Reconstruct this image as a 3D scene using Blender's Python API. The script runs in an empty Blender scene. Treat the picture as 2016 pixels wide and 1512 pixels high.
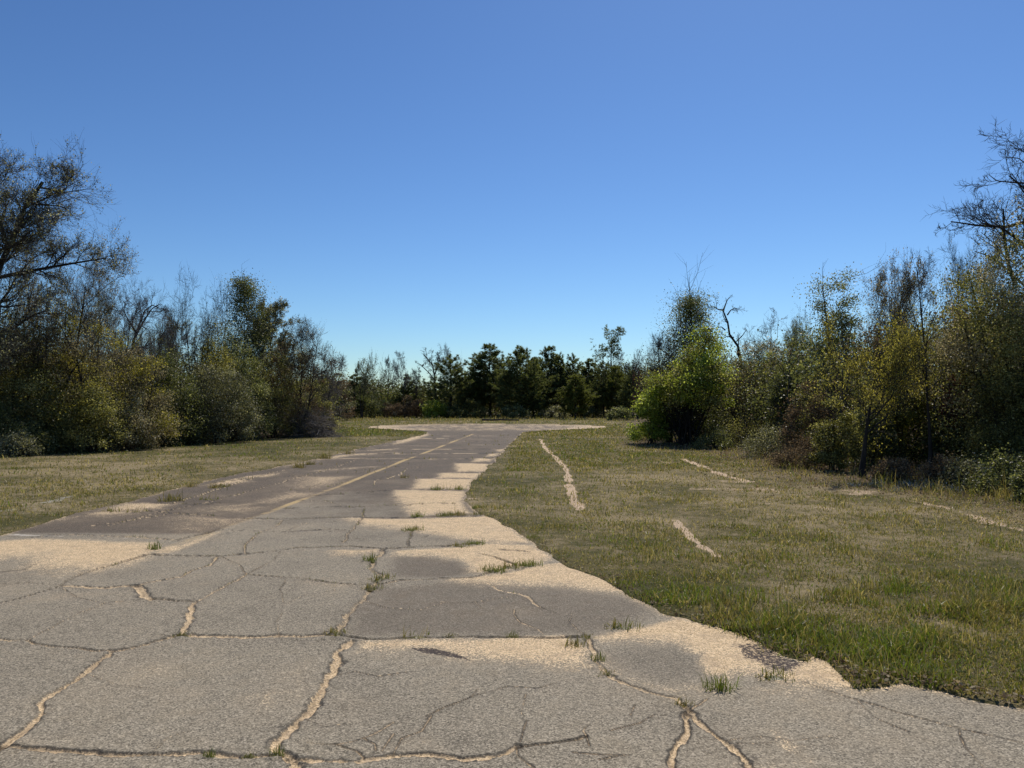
import bpy, math, random
import numpy as np
from mathutils import Vector

random.seed(7)
C = bpy.context.scene.collection
F = 1480.0            # focal length in photo pixels (2016 wide)
CX, CY, HOR = 1008.0, 756.0, 795.0
H = 1.6               # eye height
PITCH = math.atan((HOR - CY) / F)
cp, sp = math.cos(PITCH), math.sin(PITCH)

# ------------------------------------------------------------------ geometry helpers
def ray(px, py):
    x = (np.asarray(px, float) - CX) / F
    z = -(np.asarray(py, float) - CY) / F
    return x, cp - sp * z, sp + cp * z

def G(px, py):
    """photo pixel -> point on the ground (x, y)"""
    x, y, z = ray(px, py)
    t = H / (-z)
    return x * t, y * t

def GP(pts):
    p = np.array(pts, float)
    x, y = G(p[:, 0], p[:, 1])
    return np.stack([x, y], 1)

def AT(px, py, Y):
    """photo pixel at depth Y -> 3D"""
    x, y, z = ray(px, py)
    t = Y / y
    return np.stack([x * t, np.broadcast_to(Y, np.shape(x * t)), H + z * t], -1)

def depth_of(py):
    return float(G(CX, py)[1])

def vnoise(x, y, seed=0):
    x = np.asarray(x, float); y = np.asarray(y, float)
    ix = np.floor(x); iy = np.floor(y)
    fx = x - ix; fy = y - iy
    ix = ix.astype(np.int64); iy = iy.astype(np.int64)
    def h(a, b):
        v = (a * 374761393 + b * 668265263 + seed * 974634777) & 0xffffffff
        v = ((v ^ (v >> 13)) * 1274126177) & 0xffffffff
        v = v ^ (v >> 16)
        return (v & 0xffff) / 65535.0
    u = fx * fx * (3 - 2 * fx); v = fy * fy * (3 - 2 * fy)
    a = h(ix, iy); b = h(ix + 1, iy); c = h(ix, iy + 1); d = h(ix + 1, iy + 1)
    return (a * (1 - u) + b * u) * (1 - v) + (c * (1 - u) + d * u) * v - 0.5

def fbm(x, y, o=3, seed=0):
    r = 0; a = 1.0; s = 1.0; t = 0
    for k in range(o):
        r = r + a * vnoise(x * s, y * s, seed + k * 17); t += a
        a *= 0.5; s *= 2.03
    return r / t * 2       # about -1..1

def sstep(a, b, x):
    t = np.clip((x - a) / (b - a), 0, 1)
    return t * t * (3 - 2 * t)

def seg_dist(X, Y, poly, closed=False):
    """distance from points to polyline"""
    P = np.array(poly, float)
    if closed: P = np.vstack([P, P[:1]])
    best = np.full(X.shape, 1e18)
    for (ax, ay), (bx, by) in zip(P[:-1], P[1:]):
        dx, dy = bx - ax, by - ay
        L = dx * dx + dy * dy + 1e-12
        t = np.clip(((X - ax) * dx + (Y - ay) * dy) / L, 0, 1)
        d = (X - ax - t * dx) ** 2 + (Y - ay - t * dy) ** 2
        np.minimum(best, d, out=best)
    return np.sqrt(best)

def inside(X, Y, poly):
    P = np.array(poly, float); r = np.zeros(X.shape, bool)
    n = len(P)
    for i in range(n):
        x0, y0 = P[i]; x1, y1 = P[i - 1]
        c = (y0 > Y) != (y1 > Y)
        xi = (x1 - x0) * (Y - y0) / (y1 - y0 + 1e-15) + x0
        r ^= c & (X < xi)
    return r

def sdf(X, Y, poly):
    d = seg_dist(X, Y, poly, True)
    return np.where(inside(X, Y, poly), -d, d)

def jitter(poly, amp, rng, step=0.12):
    """subdivide a ground polyline and wobble it"""
    P = [np.array(p) for p in poly]; out = [P[0]]
    for a, b in zip(P[:-1], P[1:]):
        L = np.linalg.norm(b - a); n = int(min(24, max(1, round(L / step))))
        nx = np.array([-(b - a)[1], (b - a)[0]]) / (L + 1e-9)
        off = 0
        for k in range(1, n + 1):
            off = off * 0.6 + rng.normal() * amp
            e = off if k < n else 0
            out.append(a + (b - a) * k / n + nx * e)
    return np.array(out)

# ------------------------------------------------------------------ mesh helpers
def make_mesh(name, V, Q=None, T=None, mats=(), qm=None, tm=None, attrs=None, smooth=False):
    V = np.asarray(V, np.float32)
    Q = np.zeros((0, 4), np.int32) if Q is None else np.asarray(Q, np.int32)
    T = np.zeros((0, 3), np.int32) if T is None else np.asarray(T, np.int32)
    me = bpy.data.meshes.new(name)
    me.vertices.add(len(V)); me.vertices.foreach_set('co', V.ravel())
    nl = Q.size + T.size
    me.loops.add(nl)
    me.loops.foreach_set('vertex_index', np.concatenate([Q.ravel(), T.ravel()]))
    npoly = len(Q) + len(T)
    me.polygons.add(npoly)
    st = np.concatenate([np.arange(len(Q)) * 4, Q.size + np.arange(len(T)) * 3]).astype(np.int32)
    me.polygons.foreach_set('loop_start', st)
    mi = np.concatenate([np.zeros(len(Q), np.int32) if qm is None else qm, np.zeros(len(T), np.int32) if tm is None else tm]).astype(np.int32)
    me.polygons.foreach_set('material_index', mi)
    me.polygons.foreach_set('use_smooth', np.full(npoly, smooth))
    for m in mats: me.materials.append(m)
    for k, v in (attrs or {}).items():
        a = me.attributes.new(k, 'FLOAT', 'POINT')
        a.data.foreach_set('value', np.asarray(v, np.float32))
    me.update(calc_edges=True)
    return me

class Acc:
    def __init__(s): s.V = []; s.Q = []; s.T = []; s.qm = []; s.tm = []; s.lv = []; s.n = 0
    def add(s, V, Q=None, T=None, m=0, lv=0.5):
        V = np.asarray(V, np.float32)
        if not len(V): return
        s.V.append(V); s.lv.append(np.broadcast_to(lv, (len(V),)).astype(np.float32))
        if Q is not None and len(Q): s.Q.append(np.asarray(Q) + s.n); s.qm.append(np.full(len(Q), m))
        if T is not None and len(T): s.T.append(np.asarray(T) + s.n); s.tm.append(np.full(len(T), m))
        s.n += len(V)
    def mesh(s, name, mats, smooth=True):
        cat = lambda l, w: np.concatenate(l) if l else np.zeros((0, w), np.int32)
        return make_mesh(name, np.concatenate(s.V), cat(s.Q, 4), cat(s.T, 3), mats,
                         np.concatenate(s.qm) if s.qm else None, np.concatenate(s.tm) if s.tm else None,
                         {'lv': np.concatenate(s.lv)}, smooth)
    def fit(s, fn):
        s.V = [fn(v) for v in s.V]

def unit(v): return v / (np.linalg.norm(v, axis=-1, keepdims=True) + 1e-9)

def tubes(P, R, sides):
    M, n, _ = P.shape
    T = np.gradient(P, axis=1); T = unit(T)
    md = unit(P[:, -1] - P[:, 0])
    ref = np.where(np.abs(md[:, 2:3]) < 0.8, np.array([[0, 0, 1.0]]), np.array([[1.0, 0, 0]]))[:, None, :]
    N = unit(np.cross(T, np.broadcast_to(ref, T.shape))); B = np.cross(T, N)
    a = np.arange(sides) * 2 * np.pi / sides
    V = P[:, :, None, :] + R[:, :, None, None] * (np.cos(a)[None, None, :, None] * N[:, :, None, :] + np.sin(a)[None, None, :, None] * B[:, :, None, :])
    V = V.reshape(-1, 3)
    m = np.arange(M)[:, None, None] * (n * sides); i = np.arange(n - 1)[None, :, None] * sides; j = np.arange(sides)[None, None, :]
    j2 = (j + 1) % sides
    Q = np.stack([m + i + j, m + i + j2, m + i + sides + j2, m + i + sides + j], -1).reshape(-1, 4)
    return V, Q

def grow(P, R, n, rng, t0=0.3, t1=1.0, ang=45, asd=12, ratio=0.5, rsd=0.2, npts=4, wob=0.12, up=0.05, rr=0.6, rmin=0.004, prof=0.0, rend=0.35):
    """children branches of the polylines P (M,k,3)"""
    M, k, _ = P.shape
    PL = np.linalg.norm(np.diff(P, axis=1), axis=2).sum(1)
    pi = np.repeat(np.arange(M), n); K = len(pi)
    t = t0 + (t1 - t0) * (np.tile((np.arange(n) + 0.5) / n, M) + rng.uniform(-.5, .5, K) / n)
    f = t * (k - 1); i = np.minimum(f.astype(int), k - 2); fr = (f - i)[:, None]
    p0 = P[pi, i] * (1 - fr) + P[pi, i + 1] * fr
    r0 = np.maximum((R[pi, i] * (1 - fr[:, 0]) + R[pi, i + 1] * fr[:, 0]) * rr, rmin)
    tan = unit(P[pi, i + 1] - P[pi, i])
    rv = rng.normal(size=(K, 3)); rv -= (rv * tan).sum(1, keepdims=True) * tan; rv = unit(rv)
    a = np.radians(np.clip(rng.normal(ang, asd, K), 8, 110))[:, None]
    d = np.cos(a) * tan + np.sin(a) * rv
    L = PL[pi] * ratio * np.clip(1 + rsd * rng.normal(size=K), .4, 1.7) * (1 - prof * (t - t0) / (t1 - t0 + 1e-6))
    pts = [p0]; st = (L / (npts - 1))[:, None]
    for s in range(npts - 1):
        d = d + wob * rng.normal(size=(K, 3)); d[:, 2] += up; d = unit(d)
        pts.append(pts[-1] + d * st)
    PP = np.stack(pts, 1)
    RR = r0[:, None] * np.linspace(1, rend, npts)[None, :]
    return PP, RR

def leaf_quads(c, size, rng, asp=0.3, flat=0.0):
    K = len(c)
    d = unit(rng.normal(size=(K, 3))); o = rng.normal(size=(K, 3))
    if flat: d[:, 2] *= (1 - flat); d = unit(d); o[:, 2] *= (1 - flat)
    s = unit(np.cross(d, np.cross(o, d)) * 1.0 + 1e-6)
    s = unit(s - (s * d).sum(1, keepdims=True) * d)
    size = np.broadcast_to(size, (K,))[:, None]
    V = np.stack([c - d * size * .5, c + s * size * asp, c + d * size * .5, c - s * size * asp], 1).reshape(-1, 3)
    Q = np.arange(K * 4).reshape(-1, 4)
    return V, Q

# ------------------------------------------------------------------ materials
def new_mat(name):
    m = bpy.data.materials.new(name); m.use_nodes = True
    nt = m.node_tree; nt.nodes.clear()
    out = nt.nodes.new('ShaderNodeOutputMaterial')
    return m, nt, out

def N(nt, t, **kw):
    n = nt.nodes.new(t)
    for k, v in kw.items():
        if k.startswith('i_'):
            key = k[2:]
            n.inputs[int(key) if key.isdigit() else key.replace('_', ' ')].default_value = v
        else: setattr(n, k, v)
    return n

def ramp(nt, stops, fac=None):
    n = nt.nodes.new('ShaderNodeValToRGB')
    e = n.color_ramp.elements
    while len(e) < len(stops): e.new(0.5)
    for k, (p, c) in enumerate(stops):
        e[k].position = p; e[k].color = (*c, 1) if len(c) == 3 else c
    if fac is not None: nt.links.new(fac, n.inputs[0])
    return n.outputs[0]

def mix(nt, f, a, b):
    n = nt.nodes.new('ShaderNodeMix'); n.data_type = 'RGBA'
    for s, v in ((0, f), (6, a), (7, b)):
        if isinstance(v, (int, float)): n.inputs[s].default_value = v
        elif isinstance(v, tuple): n.inputs[s].default_value = (*v, 1)
        else: nt.links.new(v, n.inputs[s])
    return n.outputs[2]

def math_(nt, op, a, b=0.0, c=0.0, clamp=False):
    n = nt.nodes.new('ShaderNodeMath'); n.operation = op; n.use_clamp = clamp
    for s, v in ((0, a), (1, b), (2, c)):
        if isinstance(v, (int, float)): n.inputs[s].default_value = v
        else: nt.links.new(v, n.inputs[s])
    return n.outputs[0]

def attr(nt, name): return N(nt, 'ShaderNodeAttribute', attribute_name=name).outputs['Fac']

def noise(nt, vec, scale, detail=3, rough=.55):
    n = N(nt, 'ShaderNodeTexNoise', i_Scale=scale, i_Detail=detail, i_Roughness=rough)
    nt.links.new(vec, n.inputs['Vector']); return n.outputs['Fac']

def leaf_mat(name, stops, trans=0.45, tcol=(1.5, 1.45, .8), rough=.48, spec=.4):
    m, nt, out = new_mat(name)
    lv = attr(nt, 'lv')
    oi = N(nt, 'ShaderNodeObjectInfo').outputs['Random']
    f = math_(nt, 'ADD', lv, math_(nt, 'MULTIPLY', math_(nt, 'SUBTRACT', oi, .5), .12), clamp=True)
    col = ramp(nt, stops, f)
    b = N(nt, 'ShaderNodeBsdfPrincipled', i_Roughness=rough)
    b.inputs['Specular IOR Level'].default_value = spec
    nt.links.new(col, b.inputs['Base Color'])
    tr = N(nt, 'ShaderNodeBsdfTranslucent')
    mm = nt.nodes.new('ShaderNodeMix'); mm.data_type = 'RGBA'; mm.blend_type = 'MULTIPLY'; mm.inputs[0].default_value = 1
    nt.links.new(col, mm.inputs[6]); mm.inputs[7].default_value = (*tcol, 1)
    nt.links.new(mm.outputs[2], tr.inputs['Color'])
    ms = N(nt, 'ShaderNodeMixShader', i_0=trans)
    nt.links.new(b.outputs[0], ms.inputs[1]); nt.links.new(tr.outputs[0], ms.inputs[2])
    nt.links.new(ms.outputs[0], out.inputs[0])
    return m

def bark_mat(name, c0, c1, scale=14):
    m, nt, out = new_mat(name)
    tc = N(nt, 'ShaderNodeTexCoord').outputs['Object']
    mp = N(nt, 'ShaderNodeMapping'); mp.inputs['Scale'].default_value = (1, 1, .3); nt.links.new(tc, mp.inputs[0])
    n1 = noise(nt, mp.outputs[0], scale, 4, .65)
    col = ramp(nt, [(.3, c0), (.7, c1)], n1)
    b = N(nt, 'ShaderNodeBsdfPrincipled', i_Roughness=.9)
    b.inputs['Specular IOR Level'].default_value = .2
    nt.links.new(col, b.inputs['Base Color'])
    bm = N(nt, 'ShaderNodeBump', i_Strength=.7, i_Distance=.02); nt.links.new(n1, bm.inputs['Height'])
    nt.links.new(bm.outputs[0], b.inputs['Normal']); nt.links.new(b.outputs[0], out.inputs[0])
    return m

M = {}
M['bark'] = bark_mat('dark_bark', (.014, .012, .01), (.055, .048, .042))
M['greybark'] = bark_mat('grey_bark', (.04, .036, .032), (.12, .11, .098))
M['twig'] = bark_mat('twig_bark', (.038, .032, .027), (.1, .088, .076), 6)
M['paletwig'] = bark_mat('pale_twig', (.1, .09, .082), (.24, .22, .2), 6)
M['tan'] = leaf_mat('tan_leaf', [(0, (.08, .07, .04)), (.45, (.24, .21, .12)), (1, (.6, .54, .38))], .5, (1.25, 1.2, .9))
M['olive'] = leaf_mat('olive_leaf', [(0, (.05, .054, .018)), (.5, (.18, .18, .06)), (1, (.48, .46, .22))], .52)
M['yellow'] = leaf_mat('yellow_olive_leaf', [(0, (.09, .088, .018)), (.5, (.27, .25, .05)), (1, (.56, .5, .18))], .55)
M['dark'] = leaf_mat('dark_green_leaf', [(0, (.042, .052, .022)), (.55, (.14, .158, .066)), (1, (.4, .41, .23))], .48)
M['grey'] = leaf_mat('grey_green_leaf', [(0, (.06, .062, .036)), (.55, (.19, .195, .115)), (1, (.5, .49, .36))], .38)
M['bright'] = leaf_mat('spring_green_leaf', [(0, (.1, .13, .018)), (.5, (.26, .325, .055)), (1, (.5, .57, .18))], .58)
M['red'] = leaf_mat('red_bud_leaf', [(0, (.1, .034, .02)), (.6, (.27, .09, .06)), (1, (.4, .19, .14))], .48, (1.2, .8, .6))
M['brown'] = leaf_mat('brown_leaf', [(0, (.07, .054, .034)), (.6, (.2, .155, .1)), (1, (.4, .34, .23))], .38, (1.1, .95, .75), .8, .08)
M['needle'] = leaf_mat('pine_needle', [(0, (.045, .06, .026)), (.6, (.13, .155, .058)), (1, (.32, .335, .14))], .45, rough=.55)
M['needle_light'] = leaf_mat('young_pine_needle', [(0, (.055, .068, .018)), (.6, (.16, .18, .045)), (1, (.3, .31, .11))], .44, rough=.55)
M['blade'] = leaf_mat('grass_blade', [(0, (.56, .48, .31)), (.25, (.31, .25, .14)), (.42, (.18, .162, .06)), (.65, (.15, .162, .042)), (.85, (.145, .19, .038)), (1, (.155, .225, .04))], .45, (1.25, 1.2, .5), rough=.45, spec=.35)
M['lichen'] = leaf_mat('pale_lichen', [(0, (.16, .17, .14)), (1, (.42, .43, .37))], .15, (1, 1, .9), .8, .1)

def ground_material():
    m, nt, out = new_mat('lawn_soil')
    pos = N(nt, 'ShaderNodeNewGeometry').outputs['Position']
    n1 = noise(nt, pos, .55, 5, .6); n2 = noise(nt, pos, 5, 5, .65); n3 = noise(nt, pos, 45, 4, .7)
    f = math_(nt, 'ADD', math_(nt, 'MULTIPLY', n1, .45), math_(nt, 'MULTIPLY', n2, .35))
    f = math_(nt, 'ADD', f, math_(nt, 'MULTIPLY', n3, .35))
    f = math_(nt, 'SUBTRACT', f, math_(nt, 'MULTIPLY', math_(nt, 'SUBTRACT', attr(nt, 'green'), .5), .25))
    col = ramp(nt, [(.4, (.026, .028, .008)), (.52, (.072, .07, .022)), (.6, (.13, .11, .048)), (.7, (.3, .24, .14))], f)
    lit = ramp(nt, [(.3, (.035, .023, .016)), (.5, (.1, .066, .046)), (.68, (.2, .15, .11)), (.8, (.34, .28, .22))], math_(nt, 'ADD', math_(nt, 'MULTIPLY', n3, .6), math_(nt, 'MULTIPLY', n2, .42)))
    wf = math_(nt, 'ADD', attr(nt, 'wood'), math_(nt, 'MULTIPLY', math_(nt, 'SUBTRACT', n2, .5), 1.2), clamp=True)
    col = mix(nt, wf, col, lit)
    sandc = ramp(nt, [(.3, (.4, .29, .19)), (.6, (.62, .475, .335))], n3)
    sf = math_(nt, 'MULTIPLY', math_(nt, 'SUBTRACT', math_(nt, 'ADD', attr(nt, 'sand'), math_(nt, 'MULTIPLY', math_(nt, 'SUBTRACT', n3, .5), .9)), .42), 6, clamp=True)
    col = mix(nt, sf, col, sandc)
    palec = ramp(nt, [(.35, (.2, .19, .15)), (.65, (.5, .48, .42))], n3)
    pf = math_(nt, 'MULTIPLY', math_(nt, 'SUBTRACT', math_(nt, 'ADD', attr(nt, 'pale'), math_(nt, 'MULTIPLY', math_(nt, 'SUBTRACT', math_(nt, 'ADD', math_(nt, 'MULTIPLY', n3, .5), math_(nt, 'MULTIPLY', n2, .5)), .5), 1.6)), .5), 5, clamp=True)
    col = mix(nt, pf, col, palec)
    b = N(nt, 'ShaderNodeBsdfPrincipled', i_Roughness=.95); b.inputs['Specular IOR Level'].default_value = .15
    nt.links.new(col, b.inputs['Base Color'])
    bm = N(nt, 'ShaderNodeBump', i_Strength=.9, i_Distance=.03); nt.links.new(math_(nt, 'ADD', n3, n2), bm.inputs['Height'])
    nt.links.new(bm.outputs[0], b.inputs['Normal']); nt.links.new(b.outputs[0], out.inputs[0])
    return m

def road_material():
    m, nt, out = new_mat('worn_asphalt')
    pos = N(nt, 'ShaderNodeNewGeometry').outputs['Position']
    big = noise(nt, pos, .8, 4, .6); mid = noise(nt, pos, 7, 4, .6); fine = noise(nt, pos, 95, 3, .75)
    vor = N(nt, 'ShaderNodeTexVoronoi', i_Scale=135.0); nt.links.new(pos, vor.inputs['Vector'])
    sep = N(nt, 'ShaderNodeSeparateColor'); nt.links.new(vor.outputs['Color'], sep.inputs[0])
    st = sep.outputs[0]                       # one value per stone
    s = math_(nt, 'ADD', math_(nt, 'MULTIPLY', st, .55), math_(nt, 'MULTIPLY', fine, .45))
    near = ramp(nt, [(.18, (.068, .057, .042)), (.36, (.195, .169, .124)), (.58, (.285, .249, .184)), (.8, (.55, .48, .365))], s)
    far = ramp(nt, [(.2, (.028, .021, .015)), (.45, (.086, .066, .047)), (.62, (.126, .098, .071)), (.82, (.25, .2, .15))], s)
    tone = math_(nt, 'ADD', attr(nt, 'tone'), math_(nt, 'MULTIPLY', math_(nt, 'SUBTRACT', big, .5), .5))
    tone = math_(nt, 'ADD', tone, math_(nt, 'MULTIPLY', math_(nt, 'SUBTRACT', mid, .5), .9))
    tone = math_(nt, 'ADD', tone, math_(nt, 'MULTIPLY', math_(nt, 'SUBTRACT', st, .5), .55), clamp=True)
    col = mix(nt, tone, near, far)
    bl = N(nt, 'ShaderNodeMix', data_type='RGBA', blend_type='MULTIPLY'); bl.inputs[0].default_value = 1
    stain = ramp(nt, [(.32, (.68, .67, .66)), (.5, (1, 1, 1)), (.68, (1.2, 1.18, 1.13))], math_(nt, 'ADD', math_(nt, 'MULTIPLY', big, .6), math_(nt, 'MULTIPLY', mid, .4)))
    nt.links.new(col, bl.inputs[6]); nt.links.new(stain, bl.inputs[7]); col = bl.outputs[2]
    # old drips and tar spots
    spot = noise(nt, pos, 2.6, 5, .7)
    col = mix(nt, math_(nt, 'MULTIPLY', math_(nt, 'SUBTRACT', spot, .63), 5, clamp=True), col, (.09, .079, .064))
    # worn yellow paint and pale seam
    nz = math_(nt, 'ADD', math_(nt, 'MULTIPLY', fine, .55), math_(nt, 'MULTIPLY', mid, .45))
    def thr(a, lo, k):
        return math_(nt, 'MULTIPLY', math_(nt, 'SUBTRACT', math_(nt, 'ADD', attr(nt, a), math_(nt, 'MULTIPLY', math_(nt, 'SUBTRACT', nz, .5), 1.5)), lo), k, clamp=True)
    col = mix(nt, thr('paint', .52, 3), col, (.46, .335, .16))
    col = mix(nt, thr('pale', .5, 4), col, (.55, .5, .43))
    # sand: grains scatter through its edge
    sandc = ramp(nt, [(.2, (.15, .1, .055)), (.36, (.46, .335, .19)), (.54, (.7, .52, .31)), (.85, (.84, .66, .43))], s)
    sandc = mix(nt, math_(nt, 'MULTIPLY', math_(nt, 'SUBTRACT', mid, .48), 3.2, clamp=True), sandc, (.4, .3, .195))      # damp, dirtier sand
    gr = math_(nt, 'ADD', math_(nt, 'MULTIPLY', st, .65), math_(nt, 'MULTIPLY', nz, .35))
    sf = math_(nt, 'MULTIPLY', math_(nt, 'SUBTRACT', math_(nt, 'ADD', attr(nt, 'sand'), math_(nt, 'MULTIPLY', math_(nt, 'SUBTRACT', gr, .5), 1.15)), .5), 5, clamp=True)
    col = mix(nt, math_(nt, 'MULTIPLY', attr(nt, 'sand'), .5), col, (.56, .43, .275))      # fine dust settles first
    col = mix(nt, sf, col, sandc)
    litc = ramp(nt, [(.35, (.02, .014, .012)), (.65, (.09, .065, .055))], fine)
    lf = math_(nt, 'MULTIPLY', math_(nt, 'SUBTRACT', math_(nt, 'ADD', attr(nt, 'litter'), math_(nt, 'MULTIPLY', math_(nt, 'SUBTRACT', noise(nt, pos, 38, 4, .8), .5), 2.6)), .6), 6, clamp=True)
    col = mix(nt, lf, col, litc)
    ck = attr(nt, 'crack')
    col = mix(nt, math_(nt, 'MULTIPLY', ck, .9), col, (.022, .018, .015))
    b = N(nt, 'ShaderNodeBsdfPrincipled', i_Roughness=.85); b.inputs['Specular IOR Level'].default_value = .3
    nt.links.new(col, b.inputs['Base Color'])
    bm = N(nt, 'ShaderNodeBump', i_Strength=.85, i_Distance=.006); nt.links.new(math_(nt, 'ADD', st, fine), bm.inputs['Height'])
    nt.links.new(bm.outputs[0], b.inputs['Normal']); nt.links.new(b.outputs[0], out.inputs[0])
    return m

# ------------------------------------------------------------------ layout traced on the ground
right_edge = [(2500, 1478), (2016, 1390), (1930, 1371), (1838, 1348), (1760, 1335), (1725, 1344), (1692, 1352), (1668, 1328), (1640, 1304), (1600, 1286),
              (1575, 1296), (1545, 1290), (1500, 1262), (1440, 1243), (1370, 1224), (1310, 1206), (1285, 1184), (1240, 1168), (1180, 1135),
              (1110, 1105), (1060, 1075), (1020, 1048), (985, 1024), (948, 1010), (916, 986), (931, 955), (965, 915), (1000, 880), (1024, 858), (1033, 849.5), (1030, 843)]
left_edge = [(850, 843), (842, 850), (835, 855), (790, 865), (740, 875), (700, 884), (640, 898), (560, 915), (440, 938), (350, 960), (260, 985), (150, 1010), (60, 1036), (0, 1052), (-120, 1075), (-400, 1105)]
road_poly = np.vstack([np.array([[16.0, -7], [16.0, 2.6]]), GP(right_edge), GP(left_edge), np.array([[-22, 6.5], [-22, -7]])])
CUL = (-1.75, 52.6, 8.3)
wood_right = np.vstack([GP([(1250, 824), (1238, 850), (1262, 874), (1340, 884), (1430, 888), (1500, 908), (1580, 932), (1660, 952), (1790, 968), (1900, 978), (2016, 995), (2300, 1040)]), [[60, 9], [60, 100], [16, 100]]])
wood_left = np.vstack([GP([(-400, 918), (0, 898), (140, 890), (270, 880), (450, 868), (530, 862), (640, 855), (652, 832), (700, 823)]), [[-20, 100], [-80, 100], [-80, 20]]])

def road_sdf(X, Y):
    d = np.full(X.shape, 50.0)
    near = (np.abs(X) < 40) & (Y > -12) & (Y < 66)
    x, y = X[near], Y[near]
    e = sdf(x, y, road_poly)
    c = np.hypot(x - CUL[0], y - CUL[1]) - CUL[2] + fbm(x * .5, y * .5, 3, 5) * .6
    kk = 3.2; hh = np.clip(.5 + .5 * (c - e) / kk, 0, 1)
    sm = c * (1 - hh) + e * hh - kk * hh * (1 - hh)
    sm = np.where(y > 38, sm, np.minimum(e, c))
    d[near] = sm + fbm(x * 1.6, y * 1.6, 3, 3) * .07 * np.clip(y / 8, .5, 2.5) + fbm(x * 7, y * 7, 2, 4) * .03
    return d

def ground_z(X, Y, rs=None):
    if rs is None: rs = road_sdf(X, Y)
    r = np.hypot(X, Y)
    bump = (fbm(X * .9, Y * .9, 3, 21) * .018 + fbm(X * 4, Y * 4, 2, 22) * .012) * np.clip(20 / np.maximum(r, 20), .3, 1)
    z = .004 + (.02 + bump) * sstep(0, .9, rs)
    return np.where(rs < .12, -.09 + (z + .09) * sstep(-.12, -.02, rs), z)

def polar_grid(ang, rad):
    a, r = np.meshgrid(ang, rad)
    X = np.sin(a) * r; Y = np.cos(a) * r
    na, nr = len(ang), len(rad)
    i = np.arange(nr - 1)[:, None] * na + np.arange(na - 1)[None, :]
    Q = np.stack([i, i + 1, i + 1 + na, i + na], -1).reshape(-1, 4)[:, ::-1]
    return X.ravel(), Y.ravel(), Q

def rows(y0, y1, step):
    y = np.arange(y0, y1, -step)
    return G(np.full(y.shape, CX), y)[1]

ribbons = [([(1064, 866), (1071, 880), (1088, 898), (1103, 912), (1116, 925), (1119, 945), (1124, 968), (1131, 990), (1141, 1008)], .075),
           ([(1329, 1028), (1352, 1052), (1378, 1078), (1412, 1103)], .045),
           ([(1340, 905), (1372, 915), (1400, 928), (1432, 940), (1465, 948)], .085),
           ([(1300, 910), (1325, 915)], .07), ([(1460, 948), (1530, 956)], .07),
           ([(1770, 982), (1830, 996), (1890, 1010), (1960, 1034), (2030, 1050)], .1),
           ([(1380, 945), (1430, 948)], .06), ([(0, 1010), (80, 995), (150, 978)], .1)]

def lawn_masks(X, Y):
    sand = np.zeros(X.shape); pale = np.zeros(X.shape); wood = np.zeros(X.shape); green = np.full(X.shape, .4)
    for k, (pts, w) in enumerate(ribbons):
        P = GP(pts); lo = P.min(0) - 1; hi = P.max(0) + 1
        s = (X > lo[0]) & (X < hi[0]) & (Y > lo[1]) & (Y < hi[1])
        if not s.any(): continue
        d = seg_dist(X[s], Y[s], P)
        nz = fbm(X[s] * 3.5, Y[s] * 3.5, 4, 40 + k) * 1.3
        v = (1 - sstep(w * .3, w * 1.7, d + nz * w * 1.1)) * np.clip(1.05 - .5 * sstep(.1, .8, fbm(X[s] * 1.2, Y[s] * 1.2, 2, 60 + k)), 0, 1)
        tgt = pale if k == 7 else sand
        tgt[s] = np.maximum(tgt[s], v * (.62 if k >= 3 else 1))
    near = (np.abs(X) < 60) & (Y > 2) & (Y < 110)
    x, y = X[near], Y[near]
    dr = sdf(x, y, wood_right); dl = sdf(x, y, wood_left)
    n = fbm(x * .6, y * .6, 3, 31)
    wood[near] = np.maximum(1 - sstep(-1.0, 1.8, dr + n), 1 - sstep(-1.0, .8, dl + n * .6)) * np.clip(70 / np.maximum(y, 70), 0, 1)
    # greener grass by the pavement edge, greyer dry grass farther in
    def blob(px, py, rx, ry):
        cx, cy = G(px, py); return np.exp(-(((x - cx) / rx) ** 2 + ((y - cy) / ry) ** 2))
    g = .4 + .22 * fbm(x * .35, y * .35, 3, 33) + .15 * fbm(x * 1.7, y * 1.7, 3, 34)
    g += .36 * blob(1640, 1262, .8, .4) + .18 * blob(1850, 1330, 1.2, .4) + .3 * blob(1040, 960, .8, 1.6) + .3 * blob(1300, 1170, .6, .4) + .22 * blob(760, 850, 5, 6) + .22 * blob(560, 880, 6, 5) + .35 * blob(1455, 880, 2, 1.5) + .35 * blob(1765, 1165, .3, .3)
    g -= .28 * blob(1290, 960, 2.5, 4) + .25 * blob(150, 940, 5, 5) + .22 * blob(1900, 1020, 3, 2)
    green[near] = g
    pl = .42 * blob(60, 1010, 1.6, 1.3) + .8 * blob(1920, 952, .8, .5) + .5 * blob(1800, 950, .8, .4)
    pale[near] = np.maximum(pale[near], pl)
    bs = fbm(x * 1.5, y * 1.5, 4, 35) + .35 * blob(1500, 960, 3, 3) + .25 * blob(1850, 1020, 3, 2) - .1 * blob(1700, 1250, 2, 1)
    sand[near] = np.maximum(sand[near], .52 * sstep(.42, .8, bs))
    return sand, pale, wood, green

# ------------------------------------------------------------------ ground
def angs(fine):
    f = np.arange(-40, 40.001, fine)
    return np.radians(np.concatenate([np.arange(-180, -60, 6), np.arange(-60, -40, 1.0), f, np.arange(41, 60, 1.0), np.arange(60, 180.1, 6)]))

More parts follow.
